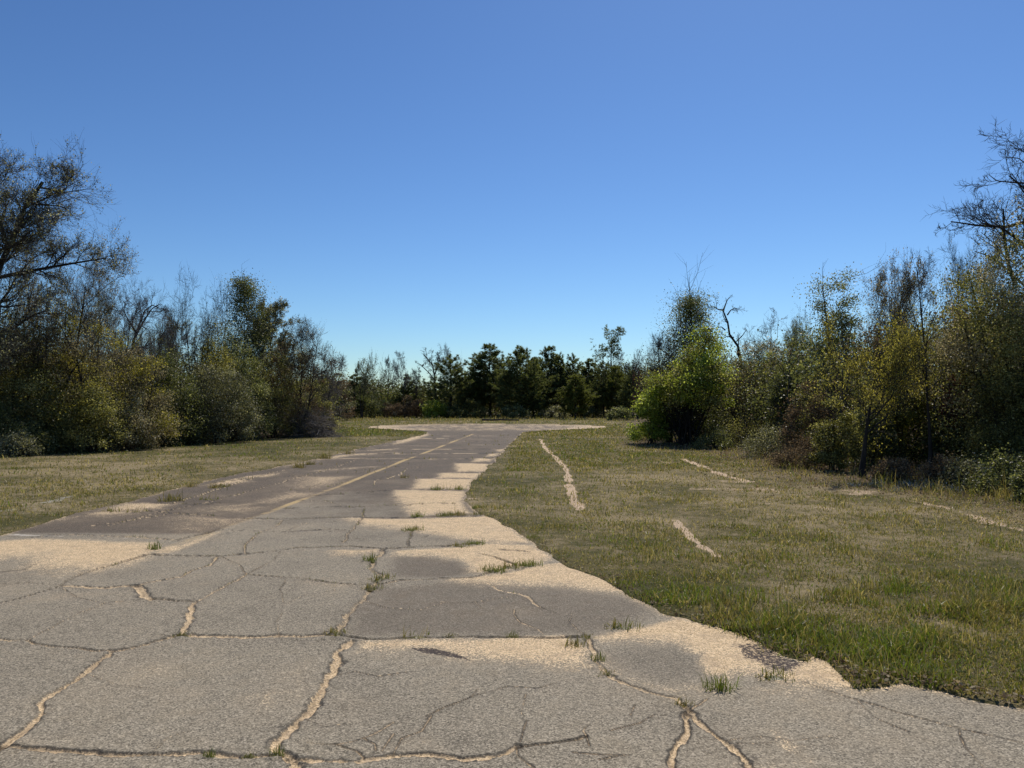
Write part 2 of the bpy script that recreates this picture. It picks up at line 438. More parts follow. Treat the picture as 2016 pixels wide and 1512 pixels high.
rad = np.concatenate([[.02, .6, 1.2, 1.8], rows(1800, 1500, 12)[rows(1800, 1500, 12) > 2], rows(1500, 812, 2.2), np.geomspace(142, 5000, 24)])
X, Y, Q = polar_grid(angs(.1), rad)
rs = road_sdf(X, Y)
sand, pale, wood, green = lawn_masks(X, Y)
gm = make_mesh('ground', np.stack([X, Y, ground_z(X, Y, rs)], 1), Q, None, [ground_material()], attrs=dict(sand=sand, pale=pale, wood=wood, green=green), smooth=True)
ground = bpy.data.objects.new('ground', gm); C.objects.link(ground)
ground['kind'] = 'structure'; ground['label'] = 'sandy lawn ground with dry grass on both sides of the old road'

# ------------------------------------------------------------------ road with cracks and sand
cracks = [  # (pixels, half width m, depth m, sandiness)
    ([(351, 1251), (302, 1263), (222, 1282), (167, 1324), (104, 1362), (69, 1417), (0, 1473), (-120, 1540)], .020, .022, .85),
    ([(351, 1251), (450, 1252), (560, 1250), (640, 1248), (668, 1252)], .020, .016, .75),
    ([(668, 1252), (760, 1257), (820, 1255), (900, 1255), (1000, 1257), (1060, 1258), (1150, 1254)], .014, .02, .2),
    ([(358, 1249), (361, 1237), (371, 1209), (373, 1195), (385, 1186)], .022, .016, .8),
    ([(385, 1186), (410, 1172), (434, 1159), (486, 1131)], .012, .01, .6),
    ([(486, 1131), (514, 1133), (604, 1138), (649, 1147), (725, 1151)], .010, .012, .25),
    ([(486, 1131), (514, 1115), (541, 1100), (556, 1079)], .006, .006, .4),
    ([(385, 1186), (347, 1183), (299, 1180)], .018, .022, .35), ([(299, 1180), (281, 1167), (267, 1155)], .03, .014, .9),
    ([(267, 1155), (236, 1155), (180, 1157), (118, 1154)], .018, .012, .8), ([(118, 1154), (153, 1133), (194, 1119), (236, 1107), (290, 1092)], .018, .014, .3),
    ([(118, 1154), (60, 1170), (0, 1186), (-90, 1200)], .008, .012, .1), ([(118, 1150), (60, 1146), (0, 1148), (-100, 1150)], .008, .008, .3),
    ([(267, 1155), (312, 1143), (358, 1135), (375, 1124), (413, 1112), (427, 1096)], .012, .01, .55),
    ([(296, 1091), (368, 1093), (434, 1094), (493, 1088), (583, 1077), (694, 1076), (753, 1081), (808, 1078), (878, 1076), (947, 1068)], .016, .024, .1),
    ([(483, 1088), (483, 1069), (510, 1048), (542, 1037), (556, 1024)], .010, .008, .5),
    ([(479, 1020), (590, 1021), (694, 1017), (739, 1019), (801, 1019), (843, 1017), (947, 1015)], .02, .02, .1),
    ([(718, 1001), (711, 1022), (697, 1040), (676, 1067)], .012, .01, .4), ([(822, 1036), (808, 1050), (805, 1076)], .012, .012, .2),
    ([(753, 1083), (732, 1102), (728, 1119), (753, 1137), (732, 1154), (718, 1171), (697, 1195), (676, 1226), (666, 1250)], .022, .016, .5),
    ([(690, 1262), (666, 1296), (645, 1334), (621, 1376), (590, 1414), (549, 1455), (541, 1476), (562, 1490), (580, 1530)], .027, .024, .9),
    ([(-40, 1478), (20, 1469), (87, 1473), (156, 1478), (226, 1485), (295, 1483), (364, 1481), (486, 1489), (550, 1487)], .017, .018, .7),
    ([(562, 1493), (600, 1497), (704, 1499), (774, 1488), (843, 1485), (912, 1495), (982, 1490), (1017, 1475)], .017, .014, .8),
    ([(1017, 1475), (1051, 1469), (1121, 1459), (1155, 1454)], .009, .012, .4), ([(1017, 1475), (1018, 1490), (1050, 1512), (1080, 1550)], .006, .006, .6),
    ([(1128, 1483), (1173, 1487), (1225, 1490)], .005, .004, .6), ([(1155, 1454), (1148, 1440), (1158, 1428)], .004, .004, .6), ([(1155, 1454), (1160, 1470)], .004, .004, .6),
    ([(600, 1140), (652, 1147), (704, 1151)], .008, .012, .2), ([(735, 1152), (808, 1141), (871, 1138), (930, 1137), (958, 1128), (1010, 1114), (1051, 1109)], .014, .012, .4),
    ([(958, 1147), (978, 1161), (1037, 1175), (1062, 1196)], .013, .006, .9), ([(1062, 1196), (1095, 1207)], .005, .006, .1), ([(1020, 1172), (940, 1185), (860, 1185)], .005, .004, .6),
    ([(1013, 1202), (1024, 1226), (1069, 1249)], .008, .004, .7), ([(935, 1184), (948, 1198)], .005, .003, .6),
    ([(1155, 1254), (1169, 1299), (1190, 1324), (1211, 1339), (1281, 1365), (1333, 1377), (1354, 1401)], .016, .008, .6),
    ([(1354, 1401), (1370, 1421), (1427, 1462), (1459, 1486), (1479, 1512), (1500, 1560)], .018, .018, .85),
    ([(1350, 1408), (1354, 1441), (1329, 1474), (1321, 1502), (1330, 1540)], .014, .018, .7), ([(1354, 1405), (1375, 1390), (1392, 1376)], .007, .004, .7),
    ([(1585, 1343), (1605, 1350), (1686, 1377), (1767, 1401), (1888, 1433), (2016, 1462), (2200, 1500)], .006, .008, .45),
    ([(840, 1412), (845, 1408), (874, 1393), (930, 1372), (940, 1358)], .004, .005, .3), ([(1035, 1368), (1030, 1390), (1026, 1408)], .003, .003, .6), ([(1037, 1420), (1030, 1440), (1024, 1465)], .003, .003, .6),
    ([(600, 1461), (662, 1467), (700, 1478), (716, 1493)], .006, .008, .5), ([(662, 1467), (715, 1455), (746, 1440), (775, 1422)], .006, .003, .7), ([(715, 1455), (738, 1465), (740, 1480)], .005, .003, .7), ([(752, 1480), (763, 1462), (775, 1445)], .005, .003, .7),
    ([(-80, 1252), (0, 1257), (52, 1259), (69, 1266), (156, 1275), (222, 1280)], .014, .014, .6), ([(59, 1258), (156, 1207), (208, 1186), (288, 1180)], .006, .006, .6),
    ([(1202, 1440), (1260, 1425), (1290, 1408)], .004, .003, .6), ([(1450, 1466), (1520, 1462)], .004, .003, .5), ([(1180, 1497), (1240, 1488)], .005, .005, .6), ([(1241, 1410), (1250, 1390)], .004, .003, .6),
    ([(0, 1125), (50, 1120), (70, 1110)], .006, .008, .2), ([(400, 1070), (440, 1050), (480, 1042)], .006, .005, .3), ([(430, 1042), (560, 1046), (640, 1042)], .005, .006, .2),
    ([(640, 1046), (700, 1040)], .004, .005, .3), ([(560, 1190), (600, 1170), (660, 1160)], .004, .003, .5),
    ([(60, 1058), (130, 1052), (260, 1056), (345, 1062)], .02, .012, .5), ([(350, 1062), (390, 1052), (430, 1043)], .02, .02, .1),
    ([(210, 1034), (300, 1012), (400, 990), (500, 964), (600, 936), (650, 922), (700, 905)], .02, .012, .45), ([(180, 1034), (260, 1024), (330, 1012)], .012, .01, .5),
    ([(250, 1003), (330, 1010), (420, 1014)], .02, .016, .3), ([(300, 990), (410, 992), (430, 988)], .02, .02, .1), ([(420, 950), (500, 940), (620, 936)], .02, .02, .2),
    ([(560, 1000), (640, 998), (780, 994)], .02, .02, .1), ([(620, 975), (700, 970), (770, 964)], .02, .02, .1),
    ([(596, 962), (612, 958), (634, 950)], .012, .008, .3), ([(800, 994), (850, 990), (905, 990)], .03, .02, .05), ([(760, 942), (790, 933), (800, 921)], .02, .01, .8), ([(735, 955), (742, 945)], .015, .01, .7),
    ([(166, 1325), (230, 1345), (300, 1352)], .003, .003, .5), ([(640, 1335), (700, 1322), (745, 1330), (800, 1322)], .003, .003, .6), ([(300, 1483), (330, 1450), (372, 1438)], .003, .003, .5), ([(1427, 1462), (1500, 1450), (1560, 1458), (1640, 1448)], .004, .003, .5), ([(1686, 1377), (1720, 1410), (1790, 1440)], .003, .003, .5), ([(1888, 1433), (1900, 1470), (1940, 1512)], .004, .004, .5), ([(590, 1414), (640, 1430), (680, 1424)], .003, .003, .6),
    ([(930, 1372), (1000, 1352), (1060, 1356), (1110, 1340)], .003, .003, .55), ([(774, 1488), (790, 1455), (830, 1440), (850, 1410)], .004, .003, .65), ([(486, 1131), (470, 1110), (434, 1095)], .006, .006, .4), ([(120, 1156), (150, 1175), (220, 1190)], .004, .004, .5), ([(550, 1250), (545, 1220), (560, 1190), (550, 1160), (565, 1136)], .004, .004, .5), ([(880, 1185), (830, 1200), (760, 1195), (710, 1180)], .004, .003, .6), ([(1150, 1250), (1120, 1225), (1125, 1208)], .004, .003, .6),
    ([(760, 1040), (700, 1044), (640, 1040), (580, 1046)], .006, .006, .3), ([(860, 1046), (830, 1060), (760, 1064), (700, 1060)], .005, .006, .4), ([(560, 1046), (600, 1030), (660, 1026)], .006, .005, .4), ([(700, 1000), (640, 986), (590, 985)], .01, .008, .4), ([(640, 960), (690, 945), (760, 942)], .012, .01, .4), ([(700, 925), (780, 918), (860, 920)], .015, .012, .3), ([(740, 908), (820, 905), (900, 906)], .018, .012, .3), ([(560, 925), (520, 935), (470, 950), (410, 968), (340, 990)], .015, .01, .6),
    ([(945, 1090), (985, 1100), (1015, 1112)], .012, .014, .05), ([(985, 1082), (1040, 1086)], .012, .01, .05)]
sands = [  # (pixels, softness m, strength)
    ([(-150, 1066), (0, 1066), (60, 1061), (150, 1063), (300, 1068), (308, 1080), (290, 1098), (250, 1110), (195, 1121), (122, 1122), (66, 1112), (70, 1094), (0, 1100), (-150, 1104)], .1, 1),
    ([(300, 1089), (330, 1074), (378, 1061), (440, 1044), (400, 1062), (345, 1084), (305, 1092)], .05, .9),
    ([(354, 1016), (434, 1019), (486, 1019), (451, 1031), (399, 1029)], .3, .68), ([(382, 1010), (434, 993), (538, 996), (486, 1013)], .35, .5),
    ([(400, 1000), (500, 990), (569, 968), (635, 970), (590, 982), (521, 990), (440, 1000)], .3, .62), ([(590, 937), (695, 937), (668, 950), (635, 961), (573, 961)], .3, .58),
    ([(330, 1036), (430, 1034), (400, 1048), (300, 1048)], .3, .45),
    ([(120, 1020), (174, 1015), (250, 991), (340, 991), (312, 1000), (208, 1013)], .18, .9), ([(406, 954), (469, 941), (486, 946), (440, 953)], .15, .95), ([(434, 950), (538, 936), (560, 930), (480, 938)], .15, .8),
    ([(560, 917), (666, 896), (770, 890), (700, 896), (640, 903)], .2, .9), ([(696, 888), (790, 882), (760, 886)], .2, .8), ([(770, 876), (812, 868), (845, 855), (836, 853), (790, 865)], .25, .9), ([(612, 925), (740, 917), (740, 919), (620, 927)], .15, .6),
    ([(895, 911), (965, 913), (958, 927), (899, 928)], .12, 1), ([(867, 930), (951, 931), (937, 942), (860, 941)], .1, 1), ([(822, 942), (933, 943), (923, 963), (812, 963)], .1, 1),
    ([(780, 965), (918, 967), (909, 989), (926, 1010), (808, 1015), (798, 994), (774, 977)], .1, 1), ([(938, 902), (975, 902), (965, 908), (930, 909)], .1, .9), ([(965, 893), (985, 892), (975, 898), (955, 899)], .1, .9), ([(975, 885), (1000, 883), (985, 889)], .1, .9),
    ([(680, 1019), (808, 1021), (971, 1016), (990, 1026), (1015, 1045), (1045, 1069), (982, 1071), (902, 1060), (826, 1046), (794, 1041), (721, 1033)], .07, 1),
    ([(774, 1085), (912, 1077), (965, 1070), (1050, 1073), (1086, 1096), (1055, 1111), (982, 1128), (933, 1124), (909, 1102), (843, 1093), (777, 1093)], .05, 1),
    ([(649, 1083), (749, 1082), (746, 1090), (662, 1093)], .05, .8),
    ([(885, 1141), (965, 1131), (1065, 1111), (1103, 1107), (1160, 1126), (1228, 1155), (1246, 1165), (1208, 1167), (1114, 1152), (1017, 1149), (947, 1145)], .05, 1),
    ([(715, 1263), (808, 1259), (947, 1261), (1114, 1252), (1160, 1280), (1144, 1306), (1069, 1313), (965, 1306), (900, 1292), (843, 1278), (791, 1278), (715, 1276)], .05, .95),
    ([(1170, 1258), (1200, 1247), (1273, 1231), (1330, 1215), (1394, 1229), (1479, 1245), (1500, 1262), (1545, 1290), (1540, 1312), (1520, 1324), (1427, 1336), (1394, 1328), (1374, 1288), (1334, 1267), (1224, 1261)], .045, 1),
    ([(1528, 1336), (1589, 1286), (1625, 1290), (1655, 1312), (1690, 1350), (1690, 1359), (1605, 1348)], .04, 1), ([(1690, 1360), (1735, 1336), (1838, 1344), (1842, 1353), (1747, 1353)], .03, 1),
    ([(1838, 1354), (2030, 1399), (2030, 1388), (1929, 1368), (1838, 1347)], .025, .9), ([(1160, 1262), (1175, 1310), (1240, 1350), (1340, 1380), (1420, 1345), (1300, 1350), (1210, 1320)], .12, .5),
    ([(503, 1366), (535, 1360), (540, 1380), (510, 1400)], .06, .55), ([(1525, 1440), (1560, 1462), (1570, 1485), (1545, 1478)], .06, .7), ([(790, 1460), (850, 1450), (840, 1468)], .06, .45), ([(560, 1320), (610, 1300), (600, 1390), (570, 1380)], .1, .35), ([(1440, 1352), (1600, 1352), (1560, 1366)], .08, .5), ([(680, 1372), (715, 1380), (690, 1395)], .08, .35),
    ([(590, 1142), (700, 1151), (660, 1160)], .06, .4), ([(420, 1096), (500, 1092), (470, 1100)], .06, .4)]
litter = [([(1443, 1267), (1500, 1264), (1548, 1292), (1590, 1304), (1560, 1324), (1510, 1318), (1459, 1290)], .04, .8), ([(800, 1273), (850, 1275), (900, 1288), (935, 1303), (900, 1296), (830, 1285)], .012, .9), ([(990, 1036), (1020, 1040), (1030, 1052), (980, 1044)], .06, .5),
          ([(1660, 1318), (1690, 1330), (1720, 1342), (1696, 1362)], .03, .8), ([(1300, 1192), (1370, 1215), (1390, 1226), (1290, 1206)], .03, .6)]

rr_ = np.concatenate([[.3, .8, 1.3, 1.8, 2.2], rows(1750, 1560, 6), rows(1560, 826, 1.5)])
rr_ = np.unique(np.round(rr_, 5)); rr_ = rr_[rr_ < 63]
fa = np.arange(-39, 39.001, .065)
ra = np.radians(np.concatenate([np.arange(-180, -39, 3), fa, np.arange(42, 180.1, 3)]))
X, Y, Q = polar_grid(ra, rr_)
rs = road_sdf(X, Y)
keep = (rs[Q] < .03).all(1); Q = Q[keep]
used = np.unique(Q); remap = np.zeros(len(X), np.int64); remap[used] = np.arange(len(used))
X, Y, rs, Q = X[used], Y[used], rs[used], remap[Q]
rng = np.random.default_rng(11)
Z = fbm(X * .7, Y * .7, 2, 60) * .012 - .004
n_f = fbm(X * 18, Y * 18, 2, 61); n_m = fbm(X * 3, Y * 3, 3, 62); n_h = fbm(X * 55, Y * 55, 2, 63)
A = {k: np.zeros(len(X)) for k in ('sand', 'crack', 'paint', 'pale', 'tone', 'litter')}
for pts, hw, dep, sd_ in cracks:
    hw = hw * 1.15 if hw > .009 else hw * .9; sd_ = min(1, sd_ * 1.2) if sd_ > .15 else sd_
    P = jitter(GP(pts), hw * .55 + .004, rng)
    lo = P.min(0) - .25; hi = P.max(0) + .25
    s = np.nonzero((X > lo[0]) & (X < hi[0]) & (Y > lo[1]) & (Y < hi[1]))[0]
    if not len(s): continue
    d = seg_dist(X[s], Y[s], P)
    w = np.maximum(hw * (1 + .8 * n_f[s] + .5 * n_m[s] + .5 * n_h[s]), hw * .25)
    core = 1 - sstep(w * .55, w, d)
    Z[s] -= dep * (1.2 - .7 * min(1, sd_)) * (1 - sstep(w * .5, w * 1.05, d)) - .004 * np.exp(-((d - w * 2.5) / (w * 1.5 + .01)) ** 2)
    if sd_ > .05: A['sand'][s] = np.maximum(A['sand'][s], core * np.clip(sd_ + .35 * n_m[s] + .4 * n_h[s], 0, 1))
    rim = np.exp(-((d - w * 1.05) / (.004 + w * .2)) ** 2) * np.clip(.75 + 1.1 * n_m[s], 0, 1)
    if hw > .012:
        d2 = seg_dist(X[s], Y[s], P + np.array([-.35 * hw, 1.05 * hw]))  # far lip painted dark: broken slab edge plus the shade lying along it
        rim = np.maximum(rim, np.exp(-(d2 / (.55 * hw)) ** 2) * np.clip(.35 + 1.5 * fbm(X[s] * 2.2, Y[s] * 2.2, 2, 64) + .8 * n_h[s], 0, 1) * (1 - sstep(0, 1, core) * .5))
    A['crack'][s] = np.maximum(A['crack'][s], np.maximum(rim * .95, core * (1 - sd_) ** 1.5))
def paint_polys(lst, key, amp=1.0):
    for pts, soft, st in lst:
        P = GP(pts); lo = P.min(0) - .6; hi = P.max(0) + .6
        s = np.nonzero((X > lo[0]) & (X < hi[0]) & (Y > lo[1]) & (Y < hi[1]))[0]
        if not len(s): continue
        d0 = sdf(X[s], Y[s], P)
        # a drift is cut off by the joint on its far side and thins out towards the near side
        g = (sdf(X[s], Y[s] + .01, P) - d0) / .01
        se = soft * (1 + 2.8 * np.clip(-g, 0, 1)) if key == 'sand' else soft
        d = d0 + (n_m[s] * .8 + n_f[s] * .45) * se * amp
        v = (1 - sstep(-se * 1.7, se * 1.5, d)) * st * (np.clip(.93 + .3 * n_m[s], 0, 1) if key == 'sand' else 1)
        A[key][s] = np.maximum(A[key][s], v)
        if key == 'sand': Z[s] += .003 * v
paint_polys(sands, 'sand'); paint_polys(litter, 'litter')
# yellow centre line, worn
yl = GP([(345, 1072), (380, 1060), (500, 1018), (640, 967), (760, 920), (860, 882), (930, 855)])
d = seg_dist(X, Y, yl)
wl = np.clip(.075 + .012 * (Y - 9) / 10, .07, .13)
A['paint'] = (1 - sstep(wl * .7, wl * 1.2, d)) * np.clip(.8 + .6 * fbm(X * 1.1, Y * .6, 3, 70), .3, 1)
A['sand'] = np.where(d < wl, np.minimum(A['sand'], .3), A['sand'])
seam = GP([(20, 1052), (56, 1054), (160, 1057), (347, 1063)])
A['pale'] = (1 - sstep(.03, .1, seg_dist(X, Y, seam))) * np.clip(.5 + .5 * n_m + .3 * n_f, 0, .75)
# old surface past the joint: browner. cul-de-sac: sandy and pale
side = X - np.interp(Y, yl[:, 1], yl[:, 0])
t_l = sstep(9.2, 9.5, Y) * (side < 0); t_r = sstep(9.5, 16, Y + n_m * 1.5 + np.clip(side, 0, 3) * .8)
A['tone'] = np.maximum(t_l, np.where(side >= 0, t_r, 0)) * .95
paint_polys([([(735, 1156), (930, 1140), (960, 1148), (1110, 1156), (1240, 1172), (1290, 1190), (1285, 1215), (1160, 1248), (900, 1250), (690, 1248), (700, 1200)], .1, .5), ([(775, 1095), (843, 1095), (909, 1104), (930, 1126), (870, 1136), (770, 1136)], .06, .6),
             ([(1240, 1268), (1334, 1272), (1374, 1295), (1390, 1330), (1300, 1350), (1220, 1330), (1185, 1300)], .08, .25)], 'tone')
dc = np.hypot(X - CUL[0], Y - CUL[1])
A['sand'] = np.maximum(A['sand'], sstep(3.0, 8.2, dc + n_m * 1.6) * (dc < 9.3) * .62 * sstep(44, 48, Y + n_m))
A['sand'] = np.maximum(A['sand'], (.3 + .3 * n_m) * sstep(43, 47, Y))
# sand dusted along joints far off and along the pavement edge
for py in (903, 893, 884, 876, 869, 863, 858, 853):
    yy = depth_of(py); q = np.abs(Y - yy + n_m * .25 + side * .03)
    A['sand'] = np.maximum(A['sand'], (1 - sstep(.03, .22, q)) * np.clip(.42 + .8 * fbm(X * .8, Y * .8, 2, py), 0, .85))
    A['crack'] = np.maximum(A['crack'], (1 - sstep(.03, .08, np.abs(Y - yy - .18 + n_m * .25 + side * .03))) * np.clip(.5 + .8 * n_m, 0, 1))
A['sand'] = np.maximum(A['sand'], np.exp(-(rs / .09) ** 2) * np.clip(.45 + .7 * n_m, 0, .8))
dust = np.clip(fbm(X * .9, Y * .9, 4, 80) - .15, 0, 1) * .45 + np.clip(fbm(X * 2.2, Y * 2.2, 3, 81) - .3, 0, 1) * .35
A['sand'] = np.maximum(A['sand'], np.clip(dust, 0, .3))
Z -= .05 * sstep(-.02, .03, rs)
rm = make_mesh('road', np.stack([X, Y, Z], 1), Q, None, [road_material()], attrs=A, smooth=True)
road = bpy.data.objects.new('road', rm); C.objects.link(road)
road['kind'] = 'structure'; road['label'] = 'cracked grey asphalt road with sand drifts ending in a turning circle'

# ------------------------------------------------------------------ things
def gz(x, y): return float(ground_z(np.array([float(x)]), np.array([float(y)]))[0])

def thing(name, label, cat, loc, rotz=0, group=None, scale=1.0):
    o = bpy.data.objects.new(name, None); C.objects.link(o)
    o.empty_display_size = .3
    o.location = loc; o.rotation_euler = (0, 0, rotz); o.scale = (scale,) * 3
    o['label'] = label; o['category'] = cat
    if group: o['group'] = group
    return o

def part(name, mesh, parent):
    o = bpy.data.objects.new(name, mesh); C.objects.link(o); o.parent = parent; return o

def dup(src, name, label, cat, loc, rotz, group, scale):
    r = src.copy(); C.objects.link(r); r.name = name
    r.location = loc; r.rotation_euler = (0, 0, rotz); r.scale = scale
    r['label'] = label; r['category'] = cat; r['group'] = group
    for ch in list(src.children):
        c = ch.copy(); C.objects.link(c); c.parent = r
    return r

def resample(pts, n):
    P = np.array(pts, float)
    s = np.concatenate([[0], np.cumsum(np.linalg.norm(np.diff(P, axis=0), axis=1))])
    t = np.linspace(0, s[-1], n)
    return np.stack([np.interp(t, s, P[:, k]) for k in range(3)], 1)

def add_tubes(acc, PR, sides, m=0, lv=.5):
    V, Q = tubes(PR[0], PR[1], sides); acc.add(V, Q, m=m, lv=lv)

def leaves_on(acc, P, n, ls, rng, m, spread=.06, bias=0.0, keep=1.0, asp=.3):
    """leaves scattered along twigs P"""
    Mn, k, _ = P.shape
    if keep < 1:                      # whole boughs stay bare
        P = P[rng.random(Mn) < keep]; Mn = len(P)
    pi = np.repeat(np.arange(Mn), n); K = len(pi)
    if K == 0: return
    f = rng.uniform(.15, 1, K) * (k - 1); i = np.minimum(f.astype(int), k - 2); fr = (f - i)[:, None]
    c = P[pi, i] * (1 - fr) + P[pi, i + 1] * fr + rng.normal(size=(K, 3)) * spread
    lvt = np.clip(rng.normal(.42 + bias, .16, Mn), 0, 1)
    lv = np.clip(lvt[pi] + rng.normal(size=K) * .27, 0, 1)
    V, Q = leaf_quads(c, ls * rng.uniform(.6, 1.25, K), rng, asp)
    acc.add(V, Q, m=m, lv=np.repeat(lv, 4))

STY = dict(
    oak=dict(stems=1, lean=.08, wob=.09, tf=.62, r=.022, n1=9, t1=.32, a1=58, l1=.95, up1=.05, n2=7, l2=.48, n3=5, n4=4, prof=.35),
    vase=dict(stems=4, lean=.2, wob=.06, tf=.8, r=.011, n1=6, t1=.3, a1=32, l1=.45, up1=.05, n2=6, l2=.5, n3=4, n4=3, prof=.3),
    slim=dict(stems=1, lean=.03, wob=.04, tf=.97, r=.012, n1=17, t1=.38, a1=48, l1=.34, up1=.05, n2=7, l2=.45, n3=5, n4=3, prof=.55),
    fork=dict(stems=2, lean=.16, wob=.07, tf=.85, r=.014, n1=9, t1=.35, a1=42, l1=.42, up1=.04, n2=7, l2=.48, n3=5, n4=3, prof=.35),
    spire=dict(stems=1, lean=.02, wob=.025, tf=1.0, r=.013, n1=75, t1=.12, a1=62, l1=.3, up1=.05, n2=7, l2=.42, n3=4, n4=3, prof=.72, thin=True),
    whip=dict(stems=6, lean=.12, wob=.04, tf=1.0, r=.006, n1=5, t1=.4, a1=25, l1=.3, up1=.06, n2=4, l2=.5, n3=3, n4=2, prof=.4))

def decid(seed, Ht, W, style, leaf=None, nl=0, ls=.07, bark='bark', twig='twig', keep=1.0, bias=0.0, fine=1.0, lean=None, limbs=None, fit=True, low=False, ov=None, tk=1.0):
    """broadleaf tree -> (trunk mesh, crown mesh), base at origin. limbs: hand placed first level as 3D polylines"""
    rng = np.random.default_rng(seed); s = dict(STY[style], **(ov or {}))
    tr, cr = Acc(), Acc()
    if limbs is None:
        ns = s['stems']; P = []; 
        for k in range(ns):
            az = rng.uniform(0, 6.283) if ns == 1 else 6.283 * k / ns + rng.normal() * .4
            tilt = (s['lean'] if lean is None else lean) * rng.uniform(.5, 1.4)
            d = np.array([math.cos(az) * tilt, math.sin(az) * tilt, 1.0])
            p = np.array([math.cos(az), math.sin(az), 0]) * (.05 if ns > 1 else 0); pts = [p.copy()]
            L = Ht * s['tf'] * (1 if k == 0 else rng.uniform(.7, 1.0))
            for q in range(9):
                d = d + np.append(rng.normal(size=2) * s['wob'], 0); d /= np.linalg.norm(d)
                p = p + d * L / 9; pts.append(p.copy())
            P.append(pts)
        P = np.array(P)
    else:
        P = np.stack([resample(l, 10) for l in limbs[0]])
    r0 = max(.03, Ht * s['r'])
    base = r0 * (np.linspace(1, .22, 10) ** 1.0); base[0] *= 1.35
    R = np.tile(base, (len(P), 1))
    if limbs is not None: R = np.array(limbs[1])[:, None] * np.linspace(1, .3, 10)[None, :]
    add_tubes(tr, (P, R), 7)
    B1 = grow(P, R, s['n1'], rng, t0=s['t1'] if not low else .1, t1=.99, ang=s['a1'], ratio=s['l1'], npts=7, wob=.13, up=s['up1'], rr=s.get('rr', .55), rmin=.008, prof=s['prof'])
    if limbs is not None:
        PLs = np.linalg.norm(np.diff(P, axis=1), axis=2).sum(1); pi = np.repeat(np.arange(len(P)), s['n1']); mx = PLs.max()
        f = np.maximum(1, .5 * mx / PLs[pi])[:, None, None]; q = B1[0][:, :1] + (B1[0] - B1[0][:, :1]) * f
        kk = rng.random(len(pi)) < 1.5 * PLs[pi] / mx + .12; B1 = (q[kk], B1[1][kk])
    if s.get('thin'):
        bl = np.linalg.norm(B1[0][:, -1] - B1[0][:, 0], axis=1); kk = rng.random(len(bl)) < np.clip((bl / np.percentile(bl, 92)) ** 1.6, .12, 1); B1 = (B1[0][kk], B1[1][kk])
    add_tubes(tr, B1, 5)
    B2 = grow(B1[0], B1[1], s['n2'], rng, t0=.2, ang=42, ratio=s['l2'], npts=5, wob=.15, up=.05, rr=.6, rmin=.005, prof=.3)
    add_tubes(cr, B2, 4)
    B3 = grow(B2[0], B2[1], max(2, int(s['n3'] * fine)), rng, t0=.15, ang=42, ratio=.58, npts=4, wob=.17, up=.06, rr=.65, rmin=.0045 * tk)
    add_tubes(cr, B3, 3)
    B4 = grow(B3[0], B3[1], max(2, int(s['n4'] * fine)), rng, t0=.2, ang=38, ratio=.6, npts=3, wob=.17, up=.08, rr=.7, rmin=.0038 * tk)
    add_tubes(cr, B4, 3)
    if leaf:
        leaves_on(cr, B4[0], nl, ls, rng, 1, .05, bias, keep); leaves_on(cr, B3[0], nl, ls, rng, 1, .06, bias, keep)
    if fit:
        ends = B4[0][:, -1]
        zx = np.percentile(ends[:, 2], 99.5); wx = np.percentile(np.abs(ends[:, :2]), 97) * 2
        sz = Ht / zx; sx = W / wx
        def f(v):
            v = v.copy(); k = np.minimum(1, np.abs(v[:, 2:3]) / (Ht * .25)) * (sx - 1) + 1 if limbs is None else sx
            v[:, :2] *= k; v[:, 2] *= sz; return v
        tr.fit(f); cr.fit(f)
    return dict(trunk=tr.mesh('trunk', [M[bark]]), crown=cr.mesh('crown', [M[twig], M[leaf or 'tan']], False))

